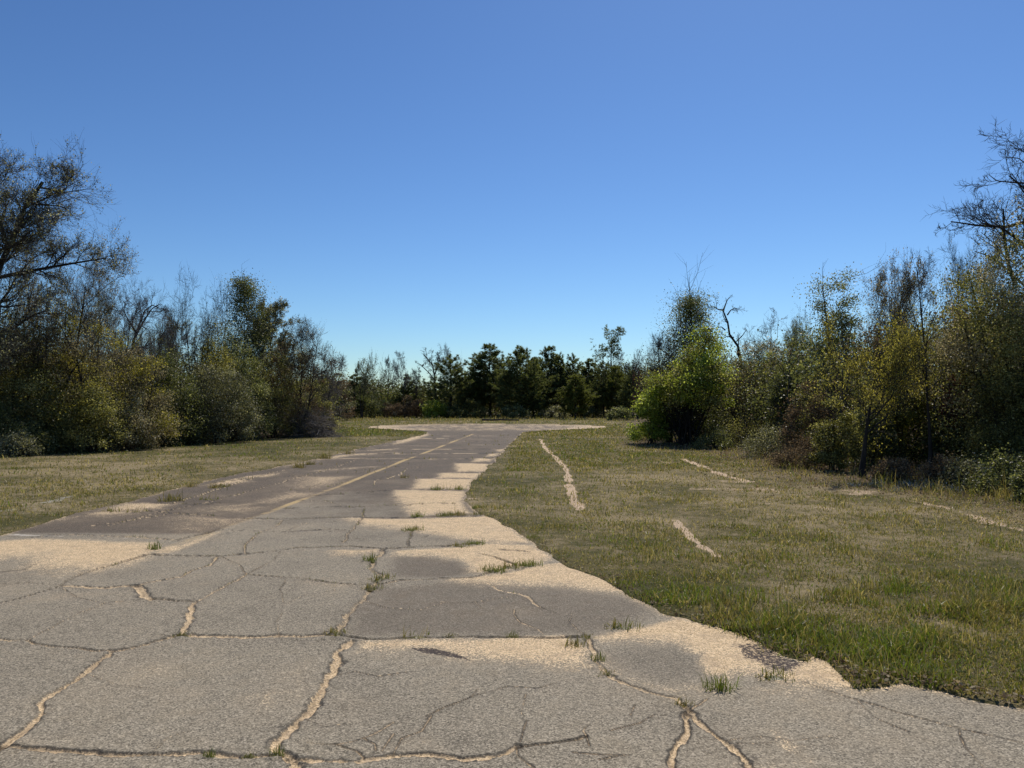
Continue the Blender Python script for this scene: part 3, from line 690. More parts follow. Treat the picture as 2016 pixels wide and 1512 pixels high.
def bush(seed, Ht, W, leaf, nclump=60, nl=130, dn=2.9, lsk=.8, ls=.075, stems=10, bottom=.08, bias=0.0, shoots=0, bark='bark', D=None, top=.75, cr_=.135, leaf2=None, cone=False):
    """multi-stemmed shrub -> stems and foliage"""
    rng = np.random.default_rng(seed); D = D or W; nl = int(nl * dn / 1.5); nclump = int(nclump * 1.5); ls = ls * lsk
    st, fo = Acc(), Acc()
    u = np.sqrt(rng.random(nclump)); az = rng.random(nclump) * 6.283
    cx, cy = u * np.cos(az), u * np.sin(az)
    dome = (1 - u ** 2.2 * top) * (1 + .45 * fbm(cx * 1.9 + seed, cy * 1.9, 2, seed))
    h = bottom + (1 - bottom) * rng.random(nclump) ** .62
    if cone:                                   # a pointed crown on one leader
        hh = bottom + (1 - bottom) * rng.random(nclump) ** .8; q = (1.03 - hh) ** .75 * (1 + .3 * rng.normal(size=nclump)) * (.25 + .75 * u)
        cx, cy = q * np.cos(az), q * np.sin(az); h, dome = hh, np.ones(nclump)
    c = np.stack([cx * W / 2 * (1 - cr_), cy * D / 2 * (1 - cr_), np.clip(h * dome, bottom, 1.2) * Ht * (1 - cr_ * .5)], 1)
    # stems
    P = []
    for k in range(stems):
        t = c[rng.integers(nclump)]
        b = np.append(rng.normal(size=2) * min(W, D) * .06, 0)
        mid = b * .5 + t * .5 + np.append(rng.normal(size=2) * W * .04, Ht * .06)
        P.append(resample([b, mid, t], 7))
    if cone: P = P[:9]; stems = 9; P[0] = resample([[0, 0, 0], [.05, 0, Ht * .5], [0, .03, Ht * .97]], 7)
    P = np.array(P); R = ((.45 if cone else 1) * max(.012, Ht * .008) * rng.uniform(.5, 1.4, stems))[:, None] * np.linspace(1, .3, 7)[None, :]
    add_tubes(st, (P, R), 5)
    B = grow(P, R, 9, rng, t0=.2, ang=45, ratio=.09 if cone else .27, npts=5, wob=.2, up=.05, rr=.6, rmin=.005)
    add_tubes(st, B, 3)
    B2 = grow(B[0], B[1], 4, rng, t0=.2, ang=42, ratio=.5, npts=4, wob=.2, up=.05, rr=.7, rmin=.004)
    add_tubes(st, B2, 3)
    if shoots:
        tip = np.concatenate([P[:, -1], P[:, -2]]); p = tip[rng.choice(len(tip), shoots)] - np.array([0, 0, .02])
        top_ = np.stack([p, p + np.stack([rng.normal(size=shoots) * .04, rng.normal(size=shoots) * .04, rng.uniform(.1, .26, shoots)], 1) * Ht], 1)
        top_ = np.stack([top_[:, 0], top_.mean(1) + rng.normal(size=(shoots, 3)) * .03, top_[:, 1]], 1)
        Rs = np.full((shoots, 1), .008) * np.linspace(1, .4, 3)
        add_tubes(st, (top_, Rs), 3)
        S2 = grow(top_, Rs, 5, rng, t0=.2, ang=30, ratio=.4, npts=3, rmin=.004); add_tubes(st, S2, 3)
    pi = np.repeat(np.arange(nclump), nl); K = len(pi)
    rad = min(W, D, Ht * 1.4) * cr_ * rng.uniform(.5, 1.45, nclump)
    g = rng.normal(size=(K, 3)) * .52
    g[:, 2] *= .75
    p = c[pi] + g * rad[pi][:, None]
    p[:, 2] = np.maximum(p[:, 2], .03)
    lvt = np.clip(rng.normal(.42 + bias, .15, nclump), 0, 1)
    lv = np.clip(lvt[pi] + rng.normal(size=K) * .27, 0, 1)
    kx = W / 2 / np.percentile(np.abs(p[:, 0]), 98); ky = D / 2 / np.percentile(np.abs(p[:, 1]), 98); kz = Ht / np.percentile(p[:, 2], 98.3)
    p = p * np.array([kx, ky, kz])
    def sf(v): return v * np.array([kx, ky, kz], np.float32)
    st.fit(sf)
    V, Q = leaf_quads(p, ls * rng.uniform(.6, 1.3, K), rng, .3)
    m = (rng.random(nclump) < .35).astype(int)[pi] if leaf2 else np.zeros(K, int)
    if leaf2:
        for q in (0, 1):
            sel = np.nonzero(m == q)[0]
            vs = V.reshape(-1, 4, 3)[sel].reshape(-1, 3); fo.add(vs, np.arange(len(vs)).reshape(-1, 4), m=q, lv=np.repeat(lv[sel], 4))
    else: fo.add(V, Q, m=0, lv=np.repeat(lv, 4))
    return dict(stems=st.mesh('stems', [M[bark]]), foliage=fo.mesh('foliage', [M[leaf]] + ([M[leaf2]] if leaf2 else []), False))

def needles(acc, P, T, k, L, w, rng, m=1, lvb=.45):
    """needle tufts at points P along T"""
    n = len(P); pi = np.repeat(np.arange(n), k); K = len(pi)
    d = unit(T[pi] * .75 + rng.normal(size=(K, 3)) * .6 + np.array([0, 0, .15]))
    s = unit(np.cross(d, rng.normal(size=(K, 3)))); ll = (L * rng.uniform(.6, 1.2, K))[:, None]
    b = P[pi]
    V = np.stack([b - s * w * .5, b + s * w * .5, b + d * ll], 1).reshape(-1, 3)
    lv = np.clip(np.clip(rng.normal(lvb, .15, n), 0, 1)[pi] + rng.normal(size=K) * .15, 0, 1)
    acc.add(V, None, np.arange(K * 3).reshape(-1, 3), m=m, lv=np.repeat(lv, 3))

def pine(seed, Ht, W, leaf='needle', bare=.12, dens=1.0, top_w=.12, gap=.27, nw=.04):
    rng = np.random.default_rng(seed); tr, cr = Acc(), Acc()
    zz = np.linspace(0, Ht, 14); ax = np.cumsum(rng.normal(size=(14, 2)) * Ht * .004, axis=0)
    P = np.concatenate([ax, zz[:, None]], 1)[None]; R = (Ht * .013 + .02) * np.linspace(1, .12, 14)[None]; R[0, 0] *= 1.3
    add_tubes(tr, (P, R), 7)
    z = Ht * bare; Bp = []; Br = []
    while z < Ht * .97:
        f = z / Ht; L = W / 2 * (max(0, 1 - f) ** .58 * (1 - top_w * .5) + top_w * .1) * rng.uniform(.7, 1.2)
        L *= min(1, .6 + (f - bare) * 3)
        nb = int(rng.integers(4, 7)); a0 = rng.random() * 6.283
        for q in range(nb):
            a = a0 + q * 6.283 / nb + rng.normal() * .25; l = L * rng.uniform(.6, 1.2)
            e0 = .15 + .5 * f; pts = []; p = np.array([np.interp(z, zz, ax[:, 0]), np.interp(z, zz, ax[:, 1]), z]); pts.append(p)
            for s in range(5):
                el = e0 + s * .13 + rng.normal() * .08
                p = p + np.array([math.cos(a) * math.cos(el), math.sin(a) * math.cos(el), math.sin(el)]) * l / 5; pts.append(p)
            Bp.append(pts); Br.append(np.linspace(.016, .005, 6) * (Ht / 8) ** .5)
        z += gap * rng.uniform(.7, 1.25) * (1 - .45 * f)
    # fit the spread to W
    Bp = np.array(Bp); k0 = W / 2 / np.percentile(np.abs(Bp[:, -1, :2] - Bp[:, 0, :2]).max(1), 88) * .88
    Bp[..., :2] = Bp[:, :1, :2] + (Bp[..., :2] - Bp[:, :1, :2]) * k0; Bp = list(Bp)
    # leader
    Bp.append(resample([[ax[-1, 0], ax[-1, 1], Ht * .95], [ax[-1, 0], ax[-1, 1], Ht]], 6)); Br.append(np.linspace(.012, .005, 6))
    Bp, Br = np.array(Bp), np.array(Br)
    add_tubes(tr, (Bp, Br), 4)
    bl = np.linalg.norm(Bp[:, -1] - Bp[:, 0], axis=1); kk = rng.random(len(bl)) < np.clip((bl / np.percentile(bl, 90)) ** .9, .2, 1); kk[-1] = True; Bp, Br = Bp[kk], Br[kk]
    S = grow(Bp, Br, 6, rng, t0=.25, ang=40, ratio=.38, npts=4, wob=.08, up=.12, rr=.6, rmin=.004)
    add_tubes(cr, S, 3)
    for PP, k, t in ((S[0], 3, 5), (Bp, 5, 6)):
        bl = np.linalg.norm(PP[:, -1] - PP[:, 0], axis=1)
        if k == 5: PP = PP[(rng.random(len(bl)) < np.clip(bl / np.percentile(bl, 85), .3, 1))]
        rep = np.maximum(1, np.round(np.linalg.norm(PP[:, -1] - PP[:, 0], axis=1) / (.34 * np.percentile(bl, 90)))).astype(int); PP = np.repeat(PP, rep, axis=0)
        m_, n_, _ = PP.shape
        f = rng.uniform(.35, 1, (m_, k)) * (n_ - 1); i = np.minimum(f.astype(int), n_ - 2); fr = (f - i)[..., None]
        mi = np.arange(m_)[:, None]
        p = PP[mi, i] * (1 - fr) + PP[mi, i + 1] * fr; tg = unit(PP[mi, i + 1] - PP[mi, i])
        needles(cr, p.reshape(-1, 3), tg.reshape(-1, 3), int(t * 1.6 * dens), .27, nw, rng)
    return dict(trunk=tr.mesh('trunk', [M['bark']]), crown=cr.mesh('crown', [M['twig'], M[leaf]], False))

def tall_pine(seed, Ht, W):
    rng = np.random.default_rng(seed); tr, cr = Acc(), Acc()
    P = np.array([[0, 0, 0], [.1, 0, Ht * .4], [.0, 0, Ht * .7], [.15, 0, Ht * .97]]); P = resample(P, 12)[None]
    R = np.linspace(.15, .04, 12)[None]; add_tubes(tr, (P, R), 7)
    B = grow(P, R, 20, rng, t0=.6, t1=.99, ang=68, asd=14, ratio=.2, npts=6, wob=.15, up=.1, rr=.4, rmin=.015, prof=.3)
    sx = W / 2 / np.percentile(np.abs(B[0][:, -1, 0]), 92); B[0][..., :2] *= sx
    add_tubes(tr, B, 4)
    S = grow(B[0], B[1], 5, rng, t0=.4, ang=45, ratio=.4, npts=4, wob=.15, up=.08, rr=.6, rmin=.008); add_tubes(cr, S, 3)
    e = np.concatenate([S[0][:, -1], S[0][:, -2], B[0][:, -1]]); t = unit(np.concatenate([S[0][:, -1] - S[0][:, -2]] * 2 + [B[0][:, -1] - B[0][:, -2]]))
    e = np.repeat(e, 3, 0) + rng.normal(size=(len(e) * 3, 3)) * .16; t = np.repeat(t, 3, 0)
    needles(cr, e, t, 9, .3, .05, rng, lvb=.4)
    return dict(trunk=tr.mesh('trunk', [M['bark']]), crown=cr.mesh('crown', [M['twig'], M['needle']], False))

def place(name, label, cat, group, parts, px, Yd, rotz=0.0):
    x = float(AT(px, HOR, Yd)[0]); o = thing(name, label, cat, (x, Yd, gz(x, Yd) - .03), rotz, group)
    for k, me in parts.items(): part(k, me, o)
    return o

def hpx(ytop, Yd): return float(AT(CX, ytop, Yd)[2])
def wpx(w, Yd): return w / F * Yd

LW, RW, FW = 'trees and shrubs along the left wood edge', 'trees and shrubs along the right wood edge', 'trees of the far tree line behind the turning circle'
sd = [100]
def dtree(name, label, cat, grp, px, Yd, ytop, w, style, **kw):
    sd[0] += 1
    kw.setdefault('tk', max(1.0, (Yd / 22) ** .75)); kw.setdefault('fine', 1.7 if Yd < 50 else 1.2)
    return place(name, label, cat, grp, decid(sd[0], hpx(ytop, Yd), wpx(w, Yd), style, **kw), px, Yd)
def btree(name, label, grp, px, Yd, ytop, w, leaf, cat='shrub', **kw):
    sd[0] += 1
    return place(name, label, cat, grp, bush(sd[0], hpx(ytop, Yd), wpx(w, Yd), leaf, **kw), px, Yd)
def limbs_at(base_px, Yd, lines):
    bx = float(AT(base_px, HOR, Yd)[0]); out = []
    for l in lines:
        P = AT(np.array([p[0] for p in l], float), np.array([p[1] for p in l], float), Yd)
        P = P - np.array([bx, Yd, 0])
        P[:, 1] += np.array([p[2] if len(p) > 2 else 0 for p in l])
        P[:, 2] = np.maximum(P[:, 2], 0); out.append(P)
    return out

# ---- left wood, front to back
Yo = 24.5
lm = limbs_at(-45, Yo, [[(-45, 893), (-40, 760), (-30, 640), (-8, 540), (20, 480), (48, 410), (66, 385), (84, 358)],
                        [(14, 490), (16, 450, -.3), (20, 420, -.6), (28, 385, -.8), (26, 345, -1)], [(-8, 540), (-30, 470, .6), (-40, 420, 1), (-30, 375, 1.2)],
                        [(20, 480), (60, 462, -.6), (100, 440, -1), (125, 415, -1.3)], [(-12, 548), (40, 528, .5), (100, 510, .9), (168, 494, 1.2)],
                        [(-20, 600), (20, 606, -.7), (60, 614, -1.2), (112, 612, -1.6)], [(-10, 520), (40, 508, -1), (90, 505, -1.6), (140, 480, -2)],
                        [(-25, 700), (30, 700, -.8), (70, 706, -1.4), (110, 705, -1.7)], [(48, 410), (80, 395), (110, 380), (130, 372)]])
place('oak_tree', 'tall spreading oak with fine twigs and sparse small grey-green leaves at the left edge', 'tree', LW,
      decid(301, 9.2, 5, 'oak', leaf='grey', nl=1, ls=.065, limbs=(lm, [.17, .06, .07, .055, .07, .06, .06, .05, .04]), fit=False, bias=.05, keep=.6, ov=dict(l1=.2, n1=15, n2=8, n3=6, n4=5, t1=.12, up1=.03, a1=48, l2=.66, prof=.2)), -45, Yo)
dtree('oak_tree', 'slender dark-trunked oak standing just beside the tall spreading oak', 'tree', LW, 104, 25.5, 440, 210, 'fork', leaf='tan', nl=3, ls=.07, keep=.6)
dtree('bare_tree', 'bare grey fine-twigged tree between the slender oak and the leaning snag', 'tree', LW, 222, 28, 545, 150, 'fork', twig='paletwig', bark='greybark')
dtree('bare_tree', 'bare grey tree with haze of twigs behind the yellow-olive shrub', 'tree', LW, 170, 30, 500, 150, 'fork', twig='paletwig', bark='greybark')
lm = limbs_at(250, 30, [[(250, 866), (252, 740), (262, 672), (274, 640), (285, 612)], [(262, 672), (278, 640), (300, 606), (316, 598)], [(268, 655), (250, 625), (240, 606)], [(285, 612), (300, 600), (318, 610)]])
place('dead_tree', 'dark leaning dead trunk with twiggy top above the tan shrubs', 'dead tree', LW, decid(305, 5, 2, 'oak', twig='twig', limbs=(lm, [.09, .05, .04, .03]), fit=False, ov=dict(l1=.3, n1=7, n2=5)), 250, 30)
dtree('bare_tree', 'pale bare tree with rounded twiggy head right of the leaning snag', 'tree', LW, 305, 32, 590, 120, 'fork', twig='paletwig', bark='greybark')
dtree('bare_tree', 'bare vase-shaped tree of upright forking stems, tallest leafless one above the dark shrub', 'tree', LW, 388, 33, 536, 110, 'vase', twig='twig')
btree('broadleaf_tree', 'narrow pointed dark green tree rising highest right of the bare vase-shaped tree', LW, 478, 36, 552, 130, 'dark', cat='tree', nclump=150, nl=62, ls=.085, cone=True, cr_=.14, bottom=.15, stems=22, bias=-.05)
dtree('broadleaf_tree', 'sparse light green tree with dark trunk right of the narrow pointed tree', 'tree', LW, 540, 37, 588, 120, 'slim', leaf='grey', nl=7, ls=.08, keep=.8)
dtree('bare_tree', 'slim bare tree between the pointed green tree and the sparse light green one', 'tree', LW, 508, 40, 622, 70, 'slim')
dtree('bare_tree', 'brown twiggy tree with a few ochre leaves at the right end of the left wood', 'tree', LW, 597, 36, 626, 110, 'fork', leaf='tan', nl=1, ls=.07, keep=.4)
dtree('bare_tree', 'low arching bare sapling at the very end of the left wood', 'tree', LW, 634, 40, 690, 80, 'fork', twig='paletwig', bark='greybark')
dtree('bare_tree', 'small bare tree behind the vine-covered green column', 'tree', LW, 340, 38, 612, 80, 'slim', leaf='olive', nl=2, keep=.5)
btree('shrub', 'large dense green shrub under the tall spreading oak', LW, 20, 24.8, 640, 210, 'olive', nclump=95, nl=150, ls=.075, bias=-.08)
btree('shrub', 'tall yellow-olive shrub in front of the slender oak', LW, 165, 25.5, 628, 170, 'yellow', nclump=70, nl=130, ls=.07, leaf2='tan')
btree('shrub', 'tan-leaved rounded shrub sparkling in the sun beside the dark shrub', LW, 268, 26.5, 682, 140, 'tan', nclump=60, nl=130, ls=.07, bias=-.04, leaf2='yellow', shoots=10)
btree('shrub', 'very dark shaded shrub between the tan shrub and the grey-green one', LW, 338, 29, 705, 130, 'dark', nclump=70, nl=140, ls=.075, bias=-.12)
btree('shrub', 'narrow vine-covered green column above the big grey-green shrub', LW, 425, 33, 648, 90, 'olive', nclump=55, nl=120, ls=.08, leaf2='yellow', top=.35, cr_=.22)
btree('shrub', 'big round grey-green shrub reaching down to the lawn', LW, 432, 30.6, 728, 135, 'grey', nclump=85, nl=150, ls=.075, top=.6, shoots=10, bias=-.14)
btree('shrub', 'dark green shrub beside the big round grey-green shrub', LW, 490, 33, 690, 90, 'dark', nclump=50, nl=130, ls=.08)
btree('shrub', 'olive shrub behind the pile of cut branches', LW, 535, 35, 705, 100, 'olive', nclump=60, nl=120, ls=.08, leaf2='brown')
btree('shrub', 'brown twiggy shrub just above the pile of cut branches', LW, 592, 36, 728, 90, 'brown', nclump=45, nl=80, ls=.08, shoots=24, leaf2='olive')
btree('shrub', 'rust and green shrub at the corner where the left wood ends', LW, 633, 38, 752, 55, 'olive', nclump=40, nl=100, ls=.09, leaf2='brown')
btree('shrub', 'shaded dark green shrub at the left frame edge low on the lawn side', LW, 60, 24, 745, 150, 'dark', nclump=60, nl=130, ls=.07)
btree('shrub', 'olive-green shrub below the yellow-olive one, touching the lawn', LW, 175, 24.6, 765, 120, 'olive', nclump=55, nl=130, ls=.07)
btree('shrub', 'mixed tan and green shrub below the tan-leaved rounded shrub', LW, 245, 25.8, 775, 110, 'grey', nclump=50, nl=120, ls=.07, leaf2='tan')
for px, py, yt, w, lab, lf in [(35, 899, 852, 70, 'low shrub with small grey leaves at the lawn edge under the far left oak', 'grey'), (105, 893, 848, 75, 'low dark shrub at the lawn edge below the olive shrub', 'dark'), (160, 890, 846, 60, 'low pale-leaved shrub at the lawn edge below the tan shrubs', 'grey'),
                                (268, 884, 852, 50, 'tiny leafy shrub alone on the lawn edge before the very dark shrub', 'grey'), (375, 874, 835, 55, 'low leafy shrub in front of the very dark shrub', 'grey'), (318, 879, 846, 60, 'low dark creeping shrub between two pale low shrubs', 'dark'),
                                (215, 888, 842, 70, 'low tangled brownish shrub at the lawn edge', 'brown'), (470, 868, 826, 60, 'small grey-green shrub at the foot of the big round one', 'grey')]:
    btree('low_shrub', lab, LW, px, depth_of(py), yt, w * 1.35, lf, nclump=18, nl=110, ls=.07, stems=9, top=.75, cr_=.22, shoots=9)

for lab, px, Y, yt, w, lf, kp in [('hazy grey-leaved tree behind the bare fine-twigged trees of the left wood', 200, 31, 560, 150, 'grey', .9), ('olive leafy tree filling the gap behind the leaning snag', 290, 35, 622, 130, 'olive', 1), ('tan-leaved tree between the tall spreading oak and the slender oak', 60, 27, 470, 150, 'tan', .7),
                                  ('round green tree behind the bare vase-shaped tree', 395, 38, 640, 110, 'dark', 1), ('leafy olive tree left of the narrow pointed tree', 445, 40, 630, 80, 'olive', 1), ('rounded olive tree right of the sparse light green tree', 572, 39, 640, 90, 'olive', .9)]:
    dtree('broadleaf_tree', lab, 'tree', LW, px, Y, yt, w, 'oak', leaf=lf, nl=7, ls=.07, keep=kp, ov=dict(t1=.2))
# pile of cut branches
def brush_pile(seed, W, D, Ht):
    rng = np.random.default_rng(seed); a = Acc(); n = 90; P = []
    for k in range(n):
        u = rng.uniform(-1, 1); v = rng.uniform(-1, 1); hmax = Ht * max(.08, (1 - u * u * .85)) * (1 - v * v * .6)
        c = np.array([u * W * .42, v * D * .42, hmax * rng.random() ** .8]); az = rng.normal(0, .7) + (math.pi if rng.random() < .5 else 0); el = rng.normal(.12, .25) - u * math.cos(az) * .35
        L = rng.uniform(.8, 2.2); d = np.array([math.cos(az) * math.cos(el), math.sin(az) * math.cos(el), math.sin(el)])
        pts = c + np.linspace(-.5, .5, 6)[:, None] * L * d + rng.normal(size=(6, 3)) * .04
        pts[:, 2] -= np.linspace(-1, 1, 6) ** 2 * .12; pts[:, 2] = np.maximum(pts[:, 2], .02); P.append(pts)
    P = np.array(P); R = rng.uniform(.008, .026, n)[:, None] * np.linspace(1, .4, 6)[None]
    add_tubes(a, (P, R), 4)
    B = grow(P, R, 8, rng, t0=.2, ang=38, ratio=.42, npts=4, wob=.15, up=-.05, rr=.6, rmin=.005); B[0][..., 2] = np.maximum(B[0][..., 2], .02); add_tubes(a, B, 3)
    B = grow(B[0], B[1], 5, rng, t0=.2, ang=38, ratio=.5, npts=3, wob=.15, up=-.05, rr=.7, rmin=.004); B[0][..., 2] = np.maximum(B[0][..., 2], .02); add_tubes(a, B, 3)
    return a.mesh('brush_pile', [M['paletwig']])
yb = depth_of(861); xb = float(AT(598, HOR, yb)[0])
o = bpy.data.objects.new('brush_pile', brush_pile(9, 2.7, 1.8, 1.35)); C.objects.link(o); o.location = (xb, yb, gz(xb, yb))
o['label'] = 'grey heap of cut branches on the lawn at the end of the left wood'; o['category'] = 'brush pile'

# ---- far tree line
Yf = 86.0
ftree = lambda lab, px, yt, w, style, Y=Yf, **kw: dtree('bare_tree', lab, 'tree', FW, px, Y, yt, w, style, **kw)
btree('shrub', 'grey-brown twiggy thicket where the far tree line meets the left wood', FW, 662, 70, 712, 70, 'brown', nclump=50, nl=80, ls=.14, shoots=26, leaf2='grey')
btree('shrub', 'pale green shrub at the far lawn edge left of the dark juniper-like pine', FW, 668, 84, 768, 60, 'grey', nclump=50, nl=90, ls=.16)
ftree('crooked bare tree with small leaf buds left of the pale V-topped tree', 737, 690, 50, 'oak', leaf='dark', nl=1, ls=.14)
ftree('slim bare tree leaning slightly, between the crooked one and the pale V-topped tree', 762, 700, 34, 'slim', lean=.12)
ftree('pale bare tree with a wide V-shaped top and straight trunk', 796, 690, 44, 'slim', twig='paletwig', bark='bark')
ftree('small bare tree right of the pale V-topped tree', 820, 722, 34, 'slim')
lm = limbs_at(858, Yf, [[(858, 822), (857, 780), (856, 745), (852, 720), (842, 706), (834, 698)], [(855, 738), (862, 722), (866, 708), (862, 698)], [(856, 750), (846, 735), (832, 722), (824, 715)], [(852, 720), (848, 708), (850, 699)]])
place('bare_tree', 'bare crooked forking oak just left of the first dark pine', 'tree', FW, decid(330, 7, 3, 'oak', limbs=(lm, [.13, .08, .08, .06]), fit=False, tk=2.6, ov=dict(l1=.22, n1=8, n2=5, n3=4)), 858, Yf)
ftree('thin bare crown showing above the first dark pine', 884, 676, 34, 'slim', Y=92, twig='paletwig')
ftree('bare twiggy crown right of the first dark pine', 912, 700, 44, 'oak', Y=93, twig='paletwig')
ftree('bare grey sapling left of the dark juniper-like pine', 712, 706, 40, 'fork', leaf='dark', nl=1, ls=.13, Y=80)
ftree('bare brown tree immediately right of the tall round-topped pine', 1240, 688, 44, 'fork', Y=84)
ftree('bare tree with rusty twigs between the tall round-topped pine and the bright green tree', 1256, 706, 40, 'vase', Y=76, leaf='red', nl=1, ls=.12, keep=.3)
ftree('fine grey bare tree behind the tall round-topped pine', 1222, 690, 40, 'slim', Y=92, twig='paletwig')
pines = [('dark juniper-like pine left of the bare far trees', 697, 738, 46, 84, 'needle'), ('first dark pine with slim pointed top, right of the bare oaks', 888, 700, 76, 86, 'needle'), ('short yellow-green pine filling the gap beside the first dark pine', 938, 722, 50, 88, 'needle_light'),
         ('tall two-tiered pine with open branches above the fallen log', 966, 680, 72, 88, 'needle'), ('broadest dense pine, centre of the far tree line', 1026, 684, 78, 84, 'needle'), ('olive-tinted pine leaning against the broadest pine', 1050, 706, 48, 86, 'needle_light'),
         ('airy pine with blue-green top right of the broadest pine', 1080, 684, 56, 88, 'needle'), ('dark narrow pine squeezed right of the airy pine', 1102, 704, 40, 87, 'needle'), ('spiky-topped pine in the dark row', 1126, 698, 50, 88, 'needle'),
         ('small light pine standing out on the lawn before the dark row', 1133, 738, 50, 78, 'needle_light'), ('dark pine behind the small light pine', 1158, 708, 46, 89, 'needle'), ('dense dark pine under the tall round-topped pine', 1188, 712, 48, 86, 'needle'),
         ('dull green pine right below the tall round-topped pine', 1214, 722, 46, 85, 'needle_light'), ('short dark pine behind the pale V-topped tree', 803, 738, 36, 90, 'needle'), ('last dark pine before the bright green tree', 1246, 730, 44, 82, 'needle')]
pm = [pine(50 + k, [8, 9, 8.5, 9][k], [4.6, 4.4, 3.4, 4][k], lf, bare=[.1, .14, .12, .2][k], dens=[2.0, 1.5, 2.0, 1.5][k]) for k, lf in enumerate(['needle', 'needle', 'needle', 'needle'])]
pl = [pine(60 + k, 7, [4, 3.4][k], 'needle_light', bare=.14, dens=1.8) for k in range(2)]
HW = {0: (8, 4.6), 1: (9, 4.4), 2: (8.5, 3.4), 3: (9, 4)}
for k, (lab, px, yt, w, Yd, lf) in enumerate(pines):
    Ht, W_ = hpx(yt, Yd), wpx(w, Yd); x = float(AT(px, HOR, Yd)[0])
    if lf == 'needle': q = [2, 1, 0, 3, 0, 0, 3, 2, 1, 0, 2, 1, 0, 2, 1][k]; ms = pm[q]; h0, w0 = HW[q]
    else: q = k % 2; ms = pl[q]; h0, w0 = 7, [4, 3.4][q]
    o = thing('pine_tree', lab, 'pine', (x, Yd, gz(x, Yd) - .03), k * 1.3, FW)
    o.scale = (W_ / w0 * 1.25, W_ / w0 * 1.25, Ht / h0)
    for kk, me in ms.items(): part(kk, me, o)
Yp = 95
place('pine_tree', 'tall bare-trunked pine with clumped round top above the far tree line', 'pine', FW, tall_pine(77, hpx(656, Yp), wpx(54, Yp)), 1203, Yp)
for px, yt, w, lab, lf, Y in [(815, 782, 50, 'reddish brown low thicket under the bare far trees', 'brown', 85), (855, 790, 46, 'pale green low pine seedling at the foot of the crooked forking oak', 'bright', 82), (930, 788, 60, 'olive low shrub below the short yellow-green pine', 'olive', 84), (735, 778, 60, 'dark low shrub under the crooked bare tree', 'dark', 84),
                              (1010, 800, 60, 'low dark shrub behind the fallen log', 'dark', 80), (1090, 800, 56, 'low leafy shrub below the airy pine', 'grey', 82), (1218, 803, 46, 'low dark mound-shaped shrub on the lawn below the last dark pine', 'dark', 72), (890, 798, 50, 'low dark shrub at the foot of the first dark pine', 'dark', 83),
                              (1160, 798, 50, 'low shaded shrub right of the small light pine', 'dark', 85), (775, 795, 50, 'low grey-brown shrub below the slim leaning bare tree', 'brown', 83)]:
    btree('low_shrub', lab, FW, px, Y, yt, w, lf, nclump=30, nl=70, ls=.15, stems=6, top=.5)
def log_mesh():
    rng = np.random.default_rng(4); a = Acc()
    P = np.array([[-1.7, 0, .12], [-.9, .05, .1], [0, 0, .13], [.9, -.05, .11], [1.7, .03, .1]])[None]; add_tubes(a, (resample(P[0], 9)[None], np.linspace(.09, .06, 9)[None]), 8)
    B = grow(resample(P[0], 9)[None], np.linspace(.09, .06, 9)[None], 7, rng, t0=.2, ang=60, ratio=.25, npts=4, rr=.3, up=.05); add_tubes(a, B, 4)
    return a.mesh('fallen_log', [M['bark']])
yl_ = depth_of(829.5); xl = float(AT(985, HOR, yl_)[0]); o = bpy.data.objects.new('fallen_log', log_mesh()); C.objects.link(o); o.location = (xl, yl_, gz(xl, yl_)); o['label'] = 'dark fallen log lying on the far lawn beyond the turning circle'; o['category'] = 'log'

# ---- right wood
R1Y = 29.0
btree('broadleaf_tree', 'bright spring-green leafy tree on many dark stems, nearest the turning circle', RW, 1352, R1Y, 655, 165, 'bright', cat='tree', nclump=75, nl=125, ls=.1, stems=26, bottom=.4, bias=.05, top=.5, leaf2='olive', cr_=.13)
btree('shrub', 'bright green bush bulging left at the foot of the spring-green tree', RW, 1282, 29.5, 752, 80, 'bright', nclump=34, nl=110, ls=.1, stems=10, bottom=.12, bias=.05)
btree('shrub', 'black-green shaded shrub under the spring-green tree', RW, 1362, 30.2, 738, 120, 'dark', nclump=50, nl=120, ls=.08, bias=-.2, stems=16)
btree('broadleaf_tree', 'dark leafy tree with bare spikes on top behind the spring-green tree', RW, 1360, 33, 585, 145, 'dark', cat='tree', nclump=110, nl=80, ls=.085, cone=True, cr_=.15, bottom=.25, stems=22, shoots=26)
dtree('bare_tree', 'bare arching twigs left of the dark spiky tree, over the spring-green tree', 'tree', RW, 1318, 31, 628, 110, 'fork', twig='twig')
lm = limbs_at(1462, 38, [[(1462, 868), (1464, 760), (1456, 692), (1450, 672), (1438, 660), (1426, 648), (1432, 637), (1435, 626), (1431, 617), (1423, 610)],
                         [(1423, 610), (1414, 609), (1405, 604), (1399, 602)], [(1424, 611), (1428, 600), (1431, 592), (1436, 585)], [(1432, 620), (1438, 611), (1446, 606), (1452, 608)], [(1428, 650), (1420, 643), (1413, 645)],
                         [(1450, 672), (1462, 660), (1470, 648)], [(1445, 664), (1430, 662), (1420, 656)]])
place('dead_tree', 'black snaking dead tree with a crooked hooked top against the sky', 'dead tree', RW, decid(340, 3.2, 2, 'slim', limbs=(lm, [.12, .04, .045, .04, .04, .035, .035]), fit=False, fine=.6, ov=dict(l1=.14, n1=7, n2=4, t1=.45)), 1462, 38)
btree('shrub', 'tan-green round shrub right of the spring-green tree', RW, 1492, 30.5, 684, 135, 'grey', nclump=75, nl=130, ls=.08, leaf2='tan', shoots=20, stems=16)
btree('shrub', 'small yellow-green leafy spray at the top of the tan-green shrub', RW, 1522, 32, 700, 60, 'bright', nclump=30, nl=80, ls=.08, bottom=.5)
dtree('bare_tree', 'bare upright shoots behind the tan-green round shrub', 'tree', RW, 1518, 36, 608, 90, 'whip', twig='twig')
